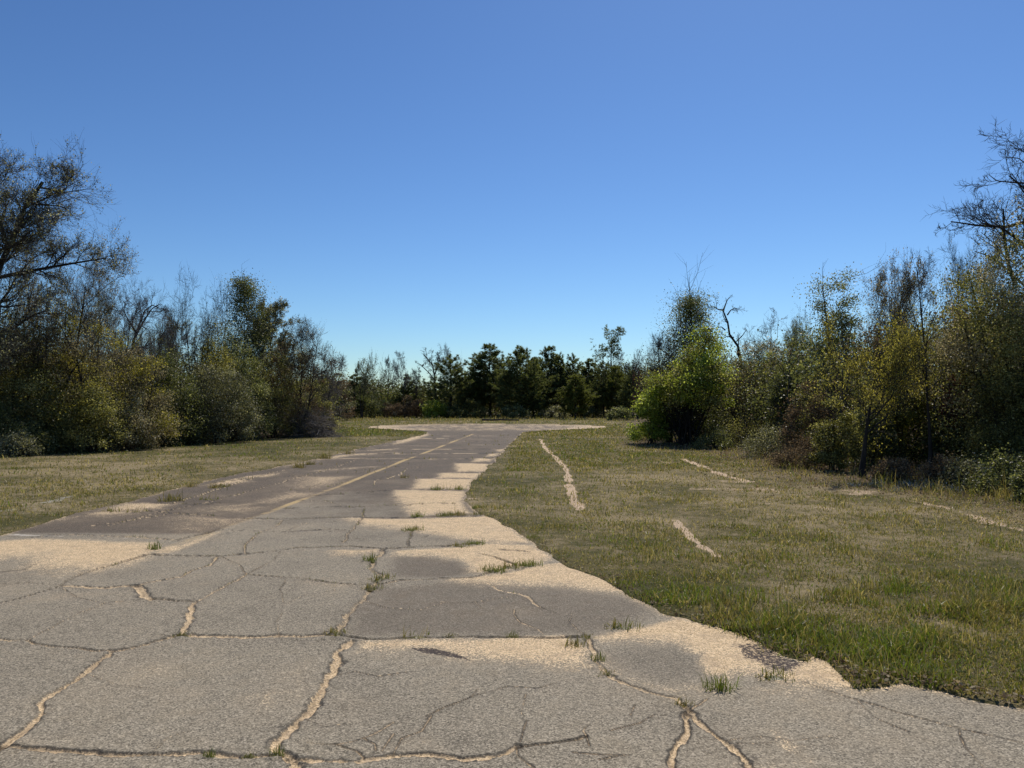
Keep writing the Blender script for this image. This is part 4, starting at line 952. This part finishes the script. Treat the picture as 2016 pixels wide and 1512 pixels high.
dtree('bare_tree', 'thin bare whips between the dead snaking tree and the upright shoots', 'tree', RW, 1482, 37, 640, 60, 'whip', twig='twig')
dtree('bare_tree', 'bare whips at the left flank of the dark evergreen mound', 'tree', RW, 1570, 34, 610, 70, 'whip', twig='twig')
btree('broadleaf_tree', 'dark evergreen mound behind the yellow-olive oak', RW, 1640, 27, 562, 150, 'dark', cat='tree', nclump=95, nl=140, ls=.085, shoots=26, top=.9, stems=14)
dtree('oak_tree', 'yellow-olive oak with dark forked trunk at the edge of the lawn', 'tree', RW, 1695, 16.3, 612, 230, 'oak', leaf='yellow', nl=4, ls=.05, lean=.015, ov=dict(t1=.38, wob=.05))
dtree('oak_tree', 'sparse tan-leaved tree behind the yellow-olive oak', 'tree', RW, 1742, 20, 506, 120, 'fork', leaf='tan', nl=3, ls=.06, keep=.8)
dtree('bare_tree', 'bare grey tree with one straight slim trunk right of the yellow-olive oak', 'tree', RW, 1830, 16.6, 492, 150, 'slim', twig='twig', fine=1.0, ov=dict(n1=14, n2=5))
dtree('bare_tree', 'bare grey tree with round twiggy head behind the straight slim one', 'tree', RW, 1884, 21, 460, 100, 'slim', twig='twig')
lm = limbs_at(2050, 17, [[(2050, 965), (2052, 760), (2046, 560), (2036, 420), (2032, 340), (2026, 290)], [(2040, 440), (2015, 420, -.4), (1985, 395, -.7), (1935, 368, -.9)], [(2036, 430), (2000, 440, .3), (1955, 430, .6), (1912, 418, .8)],
                         [(2046, 520), (2000, 480, -.2), (1950, 455, -.4), (1905, 448, -.5)], [(2030, 360), (2010, 350, .3), (1985, 345, .4), (1975, 330, .5)], [(2028, 320), (2014, 310, -.2), (1996, 305, -.4), (1985, 298, -.5)],
                         [(2000, 560), (1985, 520), (1978, 470), (1975, 410)], [(2028, 310), (2016, 298), (2006, 290)], [(2046, 500), (2080, 440), (2110, 380), (2120, 340)]])
place('bare_tree', 'tallest bare tree at the right edge, long twigs reaching left over the sky', 'tree', RW, decid(350, 5, 3, 'slim', limbs=(lm, [.13, .04, .045, .045, .025, .025, .05, .02, .05]), fit=False, fine=1, ov=dict(l1=.26, n1=13, n2=5, n3=4, rr=.38, up1=.02, a1=38, t1=.25)), 2050, 17)
btree('broadleaf_tree', 'large dense olive-tan tree filling the right edge of the wood', RW, 1995, 16.4, 450, 280, 'olive', cat='tree', nclump=130, nl=190, ls=.06, leaf2='tan', stems=18, top=.55, bias=.02)
btree('shrub', 'yellow-green shrub between the oak trunk and the straight slim trunk', RW, 1785, 18.6, 690, 130, 'yellow', nclump=60, nl=130, ls=.055, bias=-.02)
dtree('maple_sapling', 'reddish budding sapling behind the straight slim trunk', 'sapling', RW, 1893, 19, 606, 70, 'slim', leaf='red', nl=2, ls=.06, keep=.6)
dtree('maple_sapling', 'small red-tinged sapling low between the slim trunk and the dense right tree', 'sapling', RW, 1890, 17.6, 735, 60, 'slim', leaf='red', nl=2, ls=.05, keep=.6)
btree('shrub', 'dark green shrub at mid height behind the oak trunk', RW, 1715, 18.5, 772, 110, 'dark', nclump=55, nl=130, ls=.055)
btree('shrub', 'dull green shrub right of the straight slim trunk', RW, 1872, 18, 770, 110, 'dark', nclump=55, nl=130, ls=.055)
btree('shrub', 'dense green shrub below the large right-edge tree', RW, 1985, 15.6, 745, 150, 'olive', nclump=75, nl=150, ls=.05, bias=-.1)
btree('shrub', 'brown and green brushy shrub at the left foot of the yellow-olive oak', RW, 1590, 22, 770, 100, 'brown', nclump=50, nl=110, ls=.065, leaf2='olive', shoots=20)
btree('shrub', 'shaded shrub filling the gap left of the yellow-olive oak', RW, 1560, 26, 712, 100, 'dark', nclump=60, nl=120, ls=.075, shoots=14)
btree('shrub', 'light green low-hanging shrub in front of the oak trunk', RW, 1645, 17.8, 790, 90, 'olive', nclump=45, nl=120, ls=.055, stems=12)
for px, py, yt, w, lab, lf in [(1458, 884, 822, 90, 'low olive shrub at the right foot of the spring-green tree', 'olive'), (1510, 902, 842, 80, 'low grey-green shrub below the tan-green round shrub', 'grey'), (1570, 922, 858, 80, 'low brushy shrub by the sandy strip', 'brown'),
                               (1890, 962, 905, 60, 'low grey-leaved shrub behind the pale lichen', 'grey'), (1968, 975, 895, 80, 'low dark shrub by the tall dry stalks', 'dark'), 
                               (1760, 950, 905, 60, 'tiny reddish-brown shrub in the leaf litter between the two trunks', 'brown'), (1410, 886, 846, 60, 'low shaded shrub right under the dark stems', 'dark'), (1285, 868, 832, 60, 'low olive weed clump under the bulging bright bush', 'olive'),
                               (1850, 958, 900, 50, 'sparse brown weed shrub beside the straight slim trunk', 'brown'), (2030, 990, 900, 55, 'low dark shrub at the right end of the wood edge', 'dark')]:
    btree('low_shrub', lab, RW, px, depth_of(py), yt, w * 1.4, lf, nclump=18, nl=120, ls=.05, stems=11, top=.75, cr_=.22, shoots=10)

for lab, px, Y, yt, w, lf, kp in [('olive tree rising behind the gap between yellow-olive oak and straight slim trunk', 1775, 22, 560, 140, 'olive', 1), ('tan-olive tree behind the large dense right-edge tree', 1930, 20, 455, 150, 'tan', .8), ('dark leafy tree between the bare whips and the dark evergreen mound', 1590, 30, 618, 110, 'dark', 1),
                                  ('green tree behind the snaking dead tree', 1440, 36, 672, 110, 'dark', 1), ('grey-green tree behind the upright bare shoots', 1530, 34, 660, 120, 'grey', 1)]:
    dtree('broadleaf_tree', lab, 'tree', RW, px, Y, yt, w, 'oak', leaf=lf, nl=6, ls=.06, keep=kp, ov=dict(t1=.2))

# ---- the deep of the wood: one uncountable mass of stems and leaves between and behind the trees above
def undergrowth(name, label, seed, prof, nclump, nl, ls, leafs, d0, d1, stems):
    """prof: (px, base py, top py) along the wood edge"""
    rng = np.random.default_rng(seed); a = Acc(); pr = np.array(prof, float)
    px = rng.uniform(pr[0, 0], pr[-1, 0], nclump)
    yb = np.interp(px, pr[:, 0], pr[:, 1]); yt = np.interp(px, pr[:, 0], pr[:, 2])
    front = G(np.full(nclump, CX), yb)[1]
    Yd = front + d0 + (d1 - d0) * rng.random(nclump)
    top = AT(px, yt, front + (d0 + d1) * .4)[:, 2] * rng.uniform(.8, 1.08, nclump)
    c = AT(px, np.full(nclump, HOR), Yd); c[:, 2] = top * rng.random(nclump) ** .75
    pi = np.repeat(np.arange(nclump), nl); K = len(pi)
    p = c[pi] + rng.normal(size=(K, 3)) * np.array([.5, .5, .4]) * (front[pi] / 30)[:, None] ** .6
    p[:, 2] = np.maximum(p[:, 2], .05)
    lv = np.clip(rng.normal(.35, .16, nclump)[pi] + rng.normal(size=K) * .15, 0, 1)
    mi = rng.integers(0, len(leafs), nclump)[pi]
    V, Q = leaf_quads(p, ls * rng.uniform(.6, 1.3, K), rng, .32)
    for q in range(len(leafs)):
        s = np.nonzero(mi == q)[0]; vs = V.reshape(-1, 4, 3)[s].reshape(-1, 3); a.add(vs, np.arange(len(vs)).reshape(-1, 4), m=q, lv=np.repeat(lv[s], 4))
    px = rng.uniform(pr[0, 0], pr[-1, 0], stems); yb = np.interp(px, pr[:, 0], pr[:, 1]); front = G(np.full(stems, CX), yb)[1]
    Yd = front + d0 + (d1 - d0) * rng.random(stems); b = AT(px, np.full(stems, HOR), Yd); b[:, 2] = -.05
    hh = AT(px, np.interp(px, pr[:, 0], pr[:, 2]), front)[:, 2] * rng.uniform(.6, 1.1, stems)
    P = b[:, None, :] + np.linspace(0, 1, 6)[None, :, None] * np.stack([rng.normal(size=stems) * .3, rng.normal(size=stems) * .3, hh], 1)[:, None, :] + rng.normal(size=(stems, 6, 3)) * np.array([.06, .06, 0])
    R = rng.uniform(.015, .05, stems)[:, None] * np.linspace(1, .3, 6)[None]
    add_tubes(a, (P, R), 4, m=len(leafs))
    B = grow(P, R, 7, rng, t0=.3, ang=45, ratio=.3, npts=4, wob=.15, up=.05, rmin=.006); add_tubes(a, B, 3, m=len(leafs))
    B = grow(B[0], B[1], 4, rng, t0=.3, ang=40, ratio=.5, npts=3, wob=.15, up=.05, rmin=.005); add_tubes(a, B, 3, m=len(leafs))
    o = bpy.data.objects.new(name, a.mesh(name, [M[l] for l in leafs] + [M['twig']], False)); C.objects.link(o)
    o['kind'] = 'stuff'; o['label'] = label; o['category'] = 'undergrowth'
undergrowth('undergrowth', 'dense shaded undergrowth deep inside the left wood', 1, [(-350, 912, 600), (0, 897, 660), (150, 888, 690), (260, 880, 705), (340, 874, 715), (450, 868, 715), (540, 862, 735), (600, 850, 755), (645, 845, 770)], 900, 150, .11, ['dark', 'olive', 'grey', 'brown'], 2, 12, 170)
undergrowth('undergrowth', 'dense shaded undergrowth deep inside the right wood', 2, [(1285, 848, 760), (1330, 870, 720), (1430, 876, 715), (1500, 890, 705), (1570, 905, 690), (1650, 925, 660), (1760, 940, 680), (1850, 945, 660), (1950, 950, 620), (2100, 960, 600), (2350, 980, 600)], 950, 160, .09, ['dark', 'olive', 'dark', 'brown'], 2, 11, 190)
undergrowth('undergrowth', 'grey-green brush filling the far tree line behind the turning circle', 3, [(600, 822, 742), (700, 822, 762), (800, 821, 772), (870, 821, 774), (930, 821, 758), (1000, 821, 750), (1100, 821, 740), (1200, 821, 732), (1300, 822, 730), (1400, 822, 740)], 1300, 110, .24, ['dark', 'olive', 'needle', 'brown', 'dark'], 0, 14, 150)
# ------------------------------------------------------------------ grass
def blades(x, y, z, h, w, lv, rng, lean=.5, curl=.5):
    K = len(x); az = rng.random(K) * 6.283; fa = rng.random(K) * 6.283
    b = np.stack([x, y, z], 1); side = np.stack([np.cos(fa), np.sin(fa), np.zeros(K)], 1) * (w * .5)[:, None]
    tl = np.abs(rng.normal(size=K)) * lean; tl = np.clip(tl, 0, 1.4)
    dirh = np.stack([np.cos(az), np.sin(az), np.zeros(K)], 1)
    up = np.array([0, 0, 1.0])
    m = b + (dirh * np.sin(tl)[:, None] + up * np.cos(tl)[:, None]) * (h * .55)[:, None]
    t2 = np.clip(tl + curl * rng.uniform(.2, 1.2, K), 0, 1.75)
    t = m + (dirh * np.sin(t2)[:, None] + up * np.cos(t2)[:, None]) * (h * .45)[:, None]
    V = np.stack([b - side, b + side, m + side * .75, m - side * .75, t], 1).reshape(-1, 3)
    i = np.arange(K) * 5
    Q = np.stack([i, i + 1, i + 2, i + 3], 1); T = np.stack([i + 3, i + 2, i + 4], 1)
    return V, Q, T, np.repeat(lv, 5)

rng = np.random.default_rng(5)
def scatter(n, y0, y1, x0, x1, pw=1.0):
    py = y0 + (y1 - y0) * rng.random(n) ** pw; px = rng.uniform(x0, x1, n)
    return G(px, py)
def lawn(n, y0, y1, x0, x1, pw=1.0):
    if pw == 0: x, y = rng.uniform(x0, x1, n), rng.uniform(y0, y1, n)     # straight in metres
    else: x, y = scatter(n, y0, y1, x0, x1, pw)
    rs = road_sdf(x, y)
    s = rs > -.14 * rng.random(len(x)) ** 2 * (1 + 1.2 * fbm(x * 4, y * 4, 2, 90)) + .03 * rng.random(len(x)); x, y, rs = x[s], y[s], rs[s]
    sa, pa, wo, gr = lawn_masks(x, y)
    s = (rng.random(len(x)) > sa * .62) & (rng.random(len(x)) > wo * .8) & (rng.random(len(x)) > pa * .45)
    # thin worn spots
    s &= rng.random(len(x)) < np.clip(.62 + .9 * fbm(x * 2.6, y * 2.6, 3, 91), .12, 1)
    return x[s], y[s], rs[s], gr[s], pa[s], wo[s]
acc = Acc()
for (n, y0, y1, x0, x1, pw) in [(330000, 840, 1440, 880, 2350, 1.0), (110000, 832, 1110, -300, 860, 1.0), (60000, 822, 860, 560, 1320, 1.0), (60000, 835, 930, 1000, 1700, 1.0), (42000, 2.4, 6.2, 2.6, 10, 0), (26000, 7, 16, -16, -6, 0)]:
    x, y, rs, gr, pa, wo = lawn(n, y0, y1, x0, x1, pw); K = len(x)
    tuft = fbm(x * 2.6, y * 2.6, 2, 92)
    edge = np.exp(-(rs / .35) ** 2)
    rank = np.exp(-((x - 2.9) / 2.2) ** 2 - ((y - 5.6) / 1.5) ** 2)      # ranker growth near the pavement corner
    h = (.03 + .045 * np.clip(tuft + .25, 0, 1.5) + .075 * np.clip(gr - .5, 0, 1) + .04 * rank * np.clip(.4 + tuft * 1.6, 0, 1.3)) * (1 - .35 * edge * (gr < .6)) * rng.uniform(.45, 1.6, K)
    h *= np.where(rng.random(K) < .04, 1.9, 1) * np.clip(1 + (y - 12) / 60, .9, 1.5)
    w = np.maximum(.0068, y * .00095) * rng.uniform(.7, 1.4, K)
    lv = np.clip(.42 + .03 * rank + (gr - .4) * .75 + .12 + rng.normal(size=K) * .25 + .22 * fbm(x * 3, y * 3, 3, 93), 0, 1)
    lv = np.clip(lv - .14 * edge * (gr < .55), 0, 1)
    dry = rng.random(K) < .27 + .4 * pa + .3 * wo; lv = np.where(dry, rng.uniform(0, .35, K), lv)
    V, Q, T, L = blades(x, y, ground_z(x, y) - .006, h, w, lv, rng, lean=np.where(dry, 1.0, .55), curl=.7)
    acc.add(V, Q, T, lv=L)
# dry seed stalks standing above the turf, and rough grass along the foot of the woods
x, y, rs, gr, pa, wo = lawn(5200, 850, 1400, 900, 2300, 1.0); K = len(x)
V, Q, T, L = blades(x, y, ground_z(x, y) - .006, rng.uniform(.09, .22, K), np.maximum(.003, y * .0004), rng.uniform(.0, .45, K), rng, lean=.3, curl=.35); acc.add(V, Q, T, lv=L)
px = np.concatenate([rng.uniform(-250, 700, 26000), rng.uniform(1235, 2250, 30000), rng.uniform(640, 1260, 9000)]); py = np.concatenate([rng.uniform(818, 925, 26000), rng.uniform(840, 1035, 30000), rng.uniform(820, 829, 9000)]); x, y = G(px, py)
dw = np.minimum(sdf(x, y, wood_right), sdf(x, y, wood_left)) + fbm(x * .9, y * .9, 3, 98) * .8
s = ((dw < .5) & (dw > -3.5)) | (y > 66); s &= rng.random(len(x)) < np.clip(.5 + fbm(x * 1.1, y * 1.1, 3, 99), .05, 1); x, y = x[s], y[s]; K = len(x)
cl_ = np.clip(.5 + fbm(x * .7, y * .7, 2, 100), 0, 1)
V, Q, T, L = blades(x, y, ground_z(x, y) - .006, (.09 + .3 * cl_) * rng.uniform(.4, 1.3, K), np.maximum(.006, y * .0007), np.clip(rng.normal(.38, .22, K), 0, .85), rng, lean=.45, curl=.8); acc.add(V, Q, T, lv=L)
o = bpy.data.objects.new('lawn_grass', acc.mesh('lawn_grass', [M['blade']], False)); C.objects.link(o)
o['kind'] = 'stuff'; o['label'] = 'short patchy olive and straw-coloured grass of the lawn'; o['category'] = 'grass'

# dead leaf litter under the right hand trees and along the pavement edge
acc = Acc()
px = rng.uniform(1250, 2250, 26000); py = rng.uniform(862, 1040, 26000); x, y = G(px, py)
s = (sdf(x, y, wood_right) + fbm(x, y, 2, 95) * .8 < 1.0 + 2.5 * rng.random(len(x)) ** 3) & (y < 40); x, y = x[s], y[s]
x2, y2 = G(rng.uniform(900, 2100, 30000), rng.uniform(1000, 1400, 30000)); r2 = road_sdf(x2, y2); s = (np.abs(r2 - .03) < .09 * rng.random(len(x2))) ; x = np.concatenate([x, x2[s]]); y = np.concatenate([y, y2[s]])
K = len(x); c = np.stack([x, y, np.maximum(ground_z(x, y), 0) + rng.uniform(.005, .04, K)], 1)
V, Q = leaf_quads(c, np.maximum(.03, y * .0028) * rng.uniform(.6, 1.3, K), rng, .3, .7); acc.add(V, Q, lv=np.repeat(np.clip(rng.normal(.55, .3, K), 0, 1), 4))
o = bpy.data.objects.new('leaf_litter', acc.mesh('leaf_litter', [M['brown']], False)); C.objects.link(o)
o['kind'] = 'stuff'; o['label'] = 'brown dead leaves scattered under the right wood and along the pavement edge'; o['category'] = 'leaf litter'

# pale lichen cushions on the ground below the right hand trees
acc = Acc()
for cx, cy, n, sp_ in [(1935, 950, 26, .5), (1900, 958, 20, .6), (1830, 956, 16, .7), (1775, 962, 12, .6), (1958, 940, 14, .4)]:
    gx, gy = G(cx, cy)
    for k in range(n):
        x, y = gx + rng.normal() * sp_, gy + rng.normal() * sp_ * .7; r = rng.uniform(.06, .16)
        q = rng.normal(size=(90, 3)) * np.array([r * .6, r * .6, r * .35]); q[:, 2] = np.abs(q[:, 2])
        V, Q = leaf_quads(q + np.array([x, y, gz(x, y)]), .035 * rng.uniform(.6, 1.3, 90), rng, .4); acc.add(V, Q, lv=np.repeat(rng.random(90), 4))
o = bpy.data.objects.new('lichen', acc.mesh('lichen', [M['lichen']], False)); C.objects.link(o)
o['kind'] = 'stuff'; o['label'] = 'pale grey lichen cushions on the shaded ground by the straight slim trunk'; o['category'] = 'lichen'

# ---- tufts growing in the pavement: each a thing
def tuft_mesh(seed, n, r, h, lv0, lv1, lean=.45, stalks=0, w=.0055):
    g = np.random.default_rng(seed); a = Acc()
    x, y = np.clip(g.normal(size=n) * r * .4, -r * .7, r * .7), np.clip(g.normal(size=n) * r * .28, -r * .4, r * .4)
    V, Q, T, L = blades(x, y, np.full(n, -.012), h * g.uniform(.4, 1.2, n), np.full(n, w) * g.uniform(.7, 1.4, n), np.clip(g.uniform(lv0, lv1, n), 0, 1), g, lean, .7); a.add(V, Q, T, lv=L)
    if stalks:
        x, y = np.clip(g.normal(size=stalks) * r * .5, -r * .7, r * .7), np.clip(g.normal(size=stalks) * r * .3, -r * .4, r * .4)
        V, Q, T, L = blades(x, y, np.full(stalks, -.01), h * g.uniform(1.5, 2.6, stalks), np.full(stalks, w * .8), g.uniform(.2, .45, stalks), g, .2, .3); a.add(V, Q, T, lv=L)
    t = np.linspace(0, 6.283, 15)[:-1]; rr = r * .75 * g.uniform(.6, 1.1, 14)
    V = np.vstack([[[0, 0, .008]], np.stack([np.cos(t) * rr, np.sin(t) * rr * .6, np.full(14, -.01)], 1)])
    a.add(V, None, [[0, k + 1, (k + 1) % 14 + 1] for k in range(14)], lv=.4)      # thatch at its root
    return a.mesh('grass_tuft', [M['blade']], False)
TM = dict(green=[tuft_mesh(1, 90, .13, .12, .6, 1), tuft_mesh(2, 60, .1, .1, .55, .95), tuft_mesh(3, 140, .2, .1, .5, .95)],
          mixed=[tuft_mesh(4, 80, .14, .07, .25, .8, .7), tuft_mesh(5, 60, .1, .055, .3, .8, .7)],
          brown=[tuft_mesh(6, 90, .14, .1, .28, .5, .6, 6), tuft_mesh(7, 60, .1, .08, .25, .5, .6)],
          stalk=[tuft_mesh(8, 40, .16, .06, .4, .8, .6, 9)])
GR = 'weeds growing in the cracks of the pavement'
tufts = [(1418, 1356, 'green', 0, 1.0, 'largest bright green grass tuft, on the sandy asphalt near the lawn corner'), (1224, 1236, 'mixed', 0, 1.3, 'wide low olive tuft where two cracks meet the big sand patch'),
    (1136, 1272, 'brown', 1, 1.2, 'round brownish tuft at the right end of the long foreground sand patch'), (1178, 1300, 'green', 1, .7, 'first small tuft down the diagonal crack right of the sand patch'), (1196, 1328, 'mixed', 1, .9, 'second tuft down the diagonal crack, mottled with dry blades'),
    (1009, 1256, 'green', 1, .65, 'small upright green tuft midway on the long cross crack'), (889, 1253, 'mixed', 1, .7, 'small dull tuft left of the upright one on the long cross crack'), (820, 1254, 'stalk', 0, .8, 'thin dry stalks sprouting from the long cross crack'),
    (660, 1246, 'mixed', 0, .9, 'low mossy weeds where the long cross crack meets the wide pale crack'), (362, 1250, 'mixed', 1, .8, 'tiny olive weeds at the crack junction on the left slabs'), (303, 1080, 'green', 1, 1.1, 'weeds at the right corner of the large left sand patch'),
    (970, 1124, 'green', 2, .9, 'left end of the grassy strip along the slanting crack'), (1005, 1117, 'mixed', 0, 1.3, 'middle olive tuft of the grassy strip along the slanting crack'), (1040, 1113, 'green', 2, .9, 'right leafy tuft of the grassy strip along the slanting crack'),
    (905, 1076, 'mixed', 0, 1.2, 'olive weeds starting the joint above the second sand patch'), (935, 1071, 'green', 2, .8, 'green weeds along the joint above the second sand patch'), (822, 1017, 'green', 0, 1.0, 'green tuft at the left foot of the square sand patch'),
    (880, 1015, 'green', 2, 1.0, 'bushy green tuft at the middle foot of the square sand patch'), (905, 1014, 'brown', 0, 1.0, 'brownish tuft beside the bushy green one at the foot of the square sand patch'), (940, 1013, 'mixed', 0, 1.2, 'ragged tuft at the lawn corner by the square sand patch'),
    (812, 1044, 'green', 2, .9, 'green tuft in the middle of the slab crack left of the sand'), (728, 1104, 'green', 1, 1.1, 'green weeds in the lengthwise crack, upper clump'), (752, 1140, 'mixed', 0, 1.2, 'olive weeds in the lengthwise crack, lower clump'), (732, 1158, 'mixed', 0, 1.0, 'flat dry weeds in the lengthwise crack below the lower clump'),
    (885, 964, 'stalk', 0, 1.3, 'tall thin grass at the foot of the third sand slab'), (858, 965, 'green', 1, 1.4, 'short green tuft left of the tall thin grass on the third sand slab'), (905, 964, 'green', 0, 1.1, 'green tuft right of the tall thin grass on the third sand slab'),
    (337, 986, 'brown', 0, 1.9, 'dark brown weed clump on the left lane edge'), (220, 1007, 'mixed', 0, 1.5, 'low green mat at the left road edge nearest the camera'), (425, 960, 'brown', 1, 1.9, 'rust-brown weeds on the left road edge past the dark clump'), (268, 1008, 'stalk', 0, 1.2, 'thin dry stalks standing near the dark brown weed clump'), (410, 983, 'stalk', 0, 1.3, 'thin brown stalks in the lengthwise joint of the left lane'),
    (378, 958, 'brown', 1, 1.7, 'reddish weeds at the lawn edge behind the left lane sand'), (588, 920, 'brown', 0, 2.0, 'brown weed clump at the far left road edge'), (612, 914, 'brown', 1, 2.0, 'small brown weeds just past the far brown clump'), (640, 902, 'brown', 0, 2.2, 'dark weed clump where the left road edge bends far off'), (690, 893, 'brown', 1, 2.4, 'far dark weeds on the left road edge before the turning circle'),
    (545, 1484, 'green', 1, .5, 'tiny green sprout where the wide pale crack meets the bottom crack'), (412, 1488, 'green', 1, .4, 'tiny green sprout left along the bottom crack'), (492, 1488, 'mixed', 1, .45, 'tiny olive sprout in the middle of the bottom crack'),
    (1525, 1334, 'mixed', 0, 1.1, 'ragged weeds in the dark litter hollow by the lawn'), (1350, 1390, 'brown', 1, .8, 'thin dry weed above the fork of the right foreground crack'), (1158, 1256, 'mixed', 1, .9, 'small weeds at the corner above the round brownish tuft'),
    (798, 940, 'brown', 1, 1.5, 'small dark weed alone on the brown asphalt'), (440, 957, 'mixed', 0, 1.4, 'olive weeds beside the rust-brown ones on the left edge')]
for px, py, kd, q, s, lab in tufts:
    x, y = G(px, py); x, y = float(x), float(y)
    o = bpy.data.objects.new('grass_tuft' if kd in ('green', 'mixed') else 'weed_clump', TM[kd][q]); C.objects.link(o)
    o.location = (x, y, .0); o.rotation_euler = (0, 0, random.uniform(-.5, .5)); o.scale = (s, s, s)
    o['label'] = lab; o['category'] = 'grass tuft' if kd in ('green', 'mixed') else 'weed'; o['group'] = GR
GL = 'taller grass clumps standing in the lawn'
TL = [tuft_mesh(21, 220, .34, .14, .6, 1, .5, 14), tuft_mesh(22, 160, .28, .13, .6, .95, .55), tuft_mesh(23, 120, .3, .34, .05, .3, .6, 12, .008)]
for px, py, q, s, lab in [(1765, 1172, 0, .8, 'vivid green clump with dark upright stalks in the right lawn'), (1305, 1172, 1, .7, 'blue-green clump at the lawn edge by the last sand patch'), (1700, 1195, 1, .6, 'pale-tipped clump left below the vivid green one'), (1640, 1285, 1, 1.0, 'long arching green grass clump hanging toward the pavement'), (1780, 1305, 1, 1.0, 'lush green clump at the pavement corner, right of the arching one'),
                          (1935, 972, 2, .9, 'tall dry straw stalks at the wood edge on the right'), (1985, 985, 2, .8, 'second bunch of dry straw stalks nearer the right frame edge'), (1055, 1062, 1, .6, 'green clump in the lawn edge beside the second sand patch'), (940, 1000, 1, .6, 'dark ragged clump at the inner lawn corner')]:
    x, y = G(px, py); x, y = float(x), float(y)
    o = bpy.data.objects.new('grass_clump', TL[q]); C.objects.link(o); o.location = (x, y, gz(x, y)); o.rotation_euler = (0, 0, random.uniform(0, 6)); o.scale = (s, s, s)
    o['label'] = lab; o['category'] = 'grass clump'; o['group'] = GL
# the countless small sprouts along joints and the ragged pavement edge
acc = Acc()
for pts, hw, dep, sd_ in cracks:
    P = GP(pts); seg = np.linalg.norm(np.diff(P, axis=0), axis=1); L = seg.sum()
    if hw < .009: continue
    n = int(min(150, L * 26)); t = rng.random(n) * L; cs = np.concatenate([[0], np.cumsum(seg)])
    x = np.interp(t, cs, P[:, 0]) + rng.normal(size=n) * hw * .6; y = np.interp(t, cs, P[:, 1]) + rng.normal(size=n) * hw * .6
    s = (fbm(x * 3, y * 3, 2, 97) > .12) & (y > 5.2); x, y = x[s], y[s]
    if len(x): 
        V, Q, T, Lv = blades(x, y, np.full(len(x), -.015), rng.uniform(.025, .06, len(x)), np.maximum(.004, y * .0005), rng.uniform(.3, .85, len(x)), rng, .7, .6); acc.add(V, Q, T, lv=Lv)
for py in (965, 942, 930, 914, 903, 893, 884, 876, 869, 863, 858):
    yy = depth_of(py); n = 90; y = yy + rng.normal(size=n) * .05; x = rng.uniform(-6, 2, n) * 1.2; s = (road_sdf(x, y) < 0) & (fbm(x * 1.3, y * 1.3, 2, py) > .2); x, y = x[s], y[s]
    if len(x): 
        V, Q, T, Lv = blades(x, y, np.zeros(len(x)) - .01, rng.uniform(.04, .12, len(x)), y * .0008, rng.uniform(.25, .6, len(x)), rng, .7, .6); acc.add(V, Q, T, lv=Lv)
o = bpy.data.objects.new('crack_weeds', acc.mesh('crack_weeds', [M['blade']], False)); C.objects.link(o)
o['kind'] = 'stuff'; o['label'] = 'sparse small weeds sprouting along the joints of the old road'; o['category'] = 'weeds'

# ------------------------------------------------------------------ light, sky, camera
SUN_AZ, SUN_EL = math.radians(21), math.radians(54)
sv = Vector((math.sin(SUN_AZ) * math.cos(SUN_EL), math.cos(SUN_AZ) * math.cos(SUN_EL), math.sin(SUN_EL)))
ld = bpy.data.lights.new('sun', 'SUN'); ld.energy = 4.4; ld.angle = math.radians(.53); ld.color = (1, .92, .8)
lo_ = bpy.data.objects.new('sun', ld); C.objects.link(lo_); lo_.rotation_euler = (-sv).to_track_quat('-Z', 'Y').to_euler(); lo_.location = (0, 0, 50)
w = bpy.data.worlds.new('World'); bpy.context.scene.world = w; w.use_nodes = True
nt = w.node_tree; nt.nodes.clear()
sky = nt.nodes.new('ShaderNodeTexSky'); sky.sky_type = 'NISHITA'; sky.sun_disc = False
sky.sun_elevation = SUN_EL; sky.sun_rotation = SUN_AZ; sky.altitude = 0; sky.air_density = 1.0; sky.dust_density = .25; sky.ozone_density = 3.0
bg = nt.nodes.new('ShaderNodeBackground'); bg.inputs[1].default_value = .09
wo = nt.nodes.new('ShaderNodeOutputWorld')
tint = nt.nodes.new('ShaderNodeMix'); tint.data_type = 'RGBA'; tint.blend_type = 'MULTIPLY'; tint.inputs[0].default_value = 1; tint.inputs[7].default_value = (.468, .566, .65, 1)   # white balance of the photo's clear sky
gm_ = nt.nodes.new('ShaderNodeGamma'); gm_.inputs[1].default_value = 1.3
nt.links.new(sky.outputs[0], gm_.inputs[0]); nt.links.new(gm_.outputs[0], tint.inputs[6]); nt.links.new(tint.outputs[2], bg.inputs[0]); nt.links.new(bg.outputs[0], wo.inputs[0])

cam = bpy.data.cameras.new('camera'); co = bpy.data.objects.new('camera', cam); C.objects.link(co)
cam.sensor_width = 36; cam.lens = F / 2016 * 36; cam.clip_end = 20000; cam.clip_start = .05
co.location = (0, 0, H); co.rotation_euler = (math.pi / 2 + PITCH, 0, 0)
sc = bpy.context.scene; sc.camera = co
sc.view_settings.view_transform = 'Standard'; sc.view_settings.look = 'None'; sc.view_settings.exposure = 0; sc.view_settings.gamma = 1
sc.render.engine = 'CYCLES'
sc.cycles.max_bounces = 10; sc.cycles.transmission_bounces = 8; sc.cycles.diffuse_bounces = 5; sc.cycles.glossy_bounces = 2
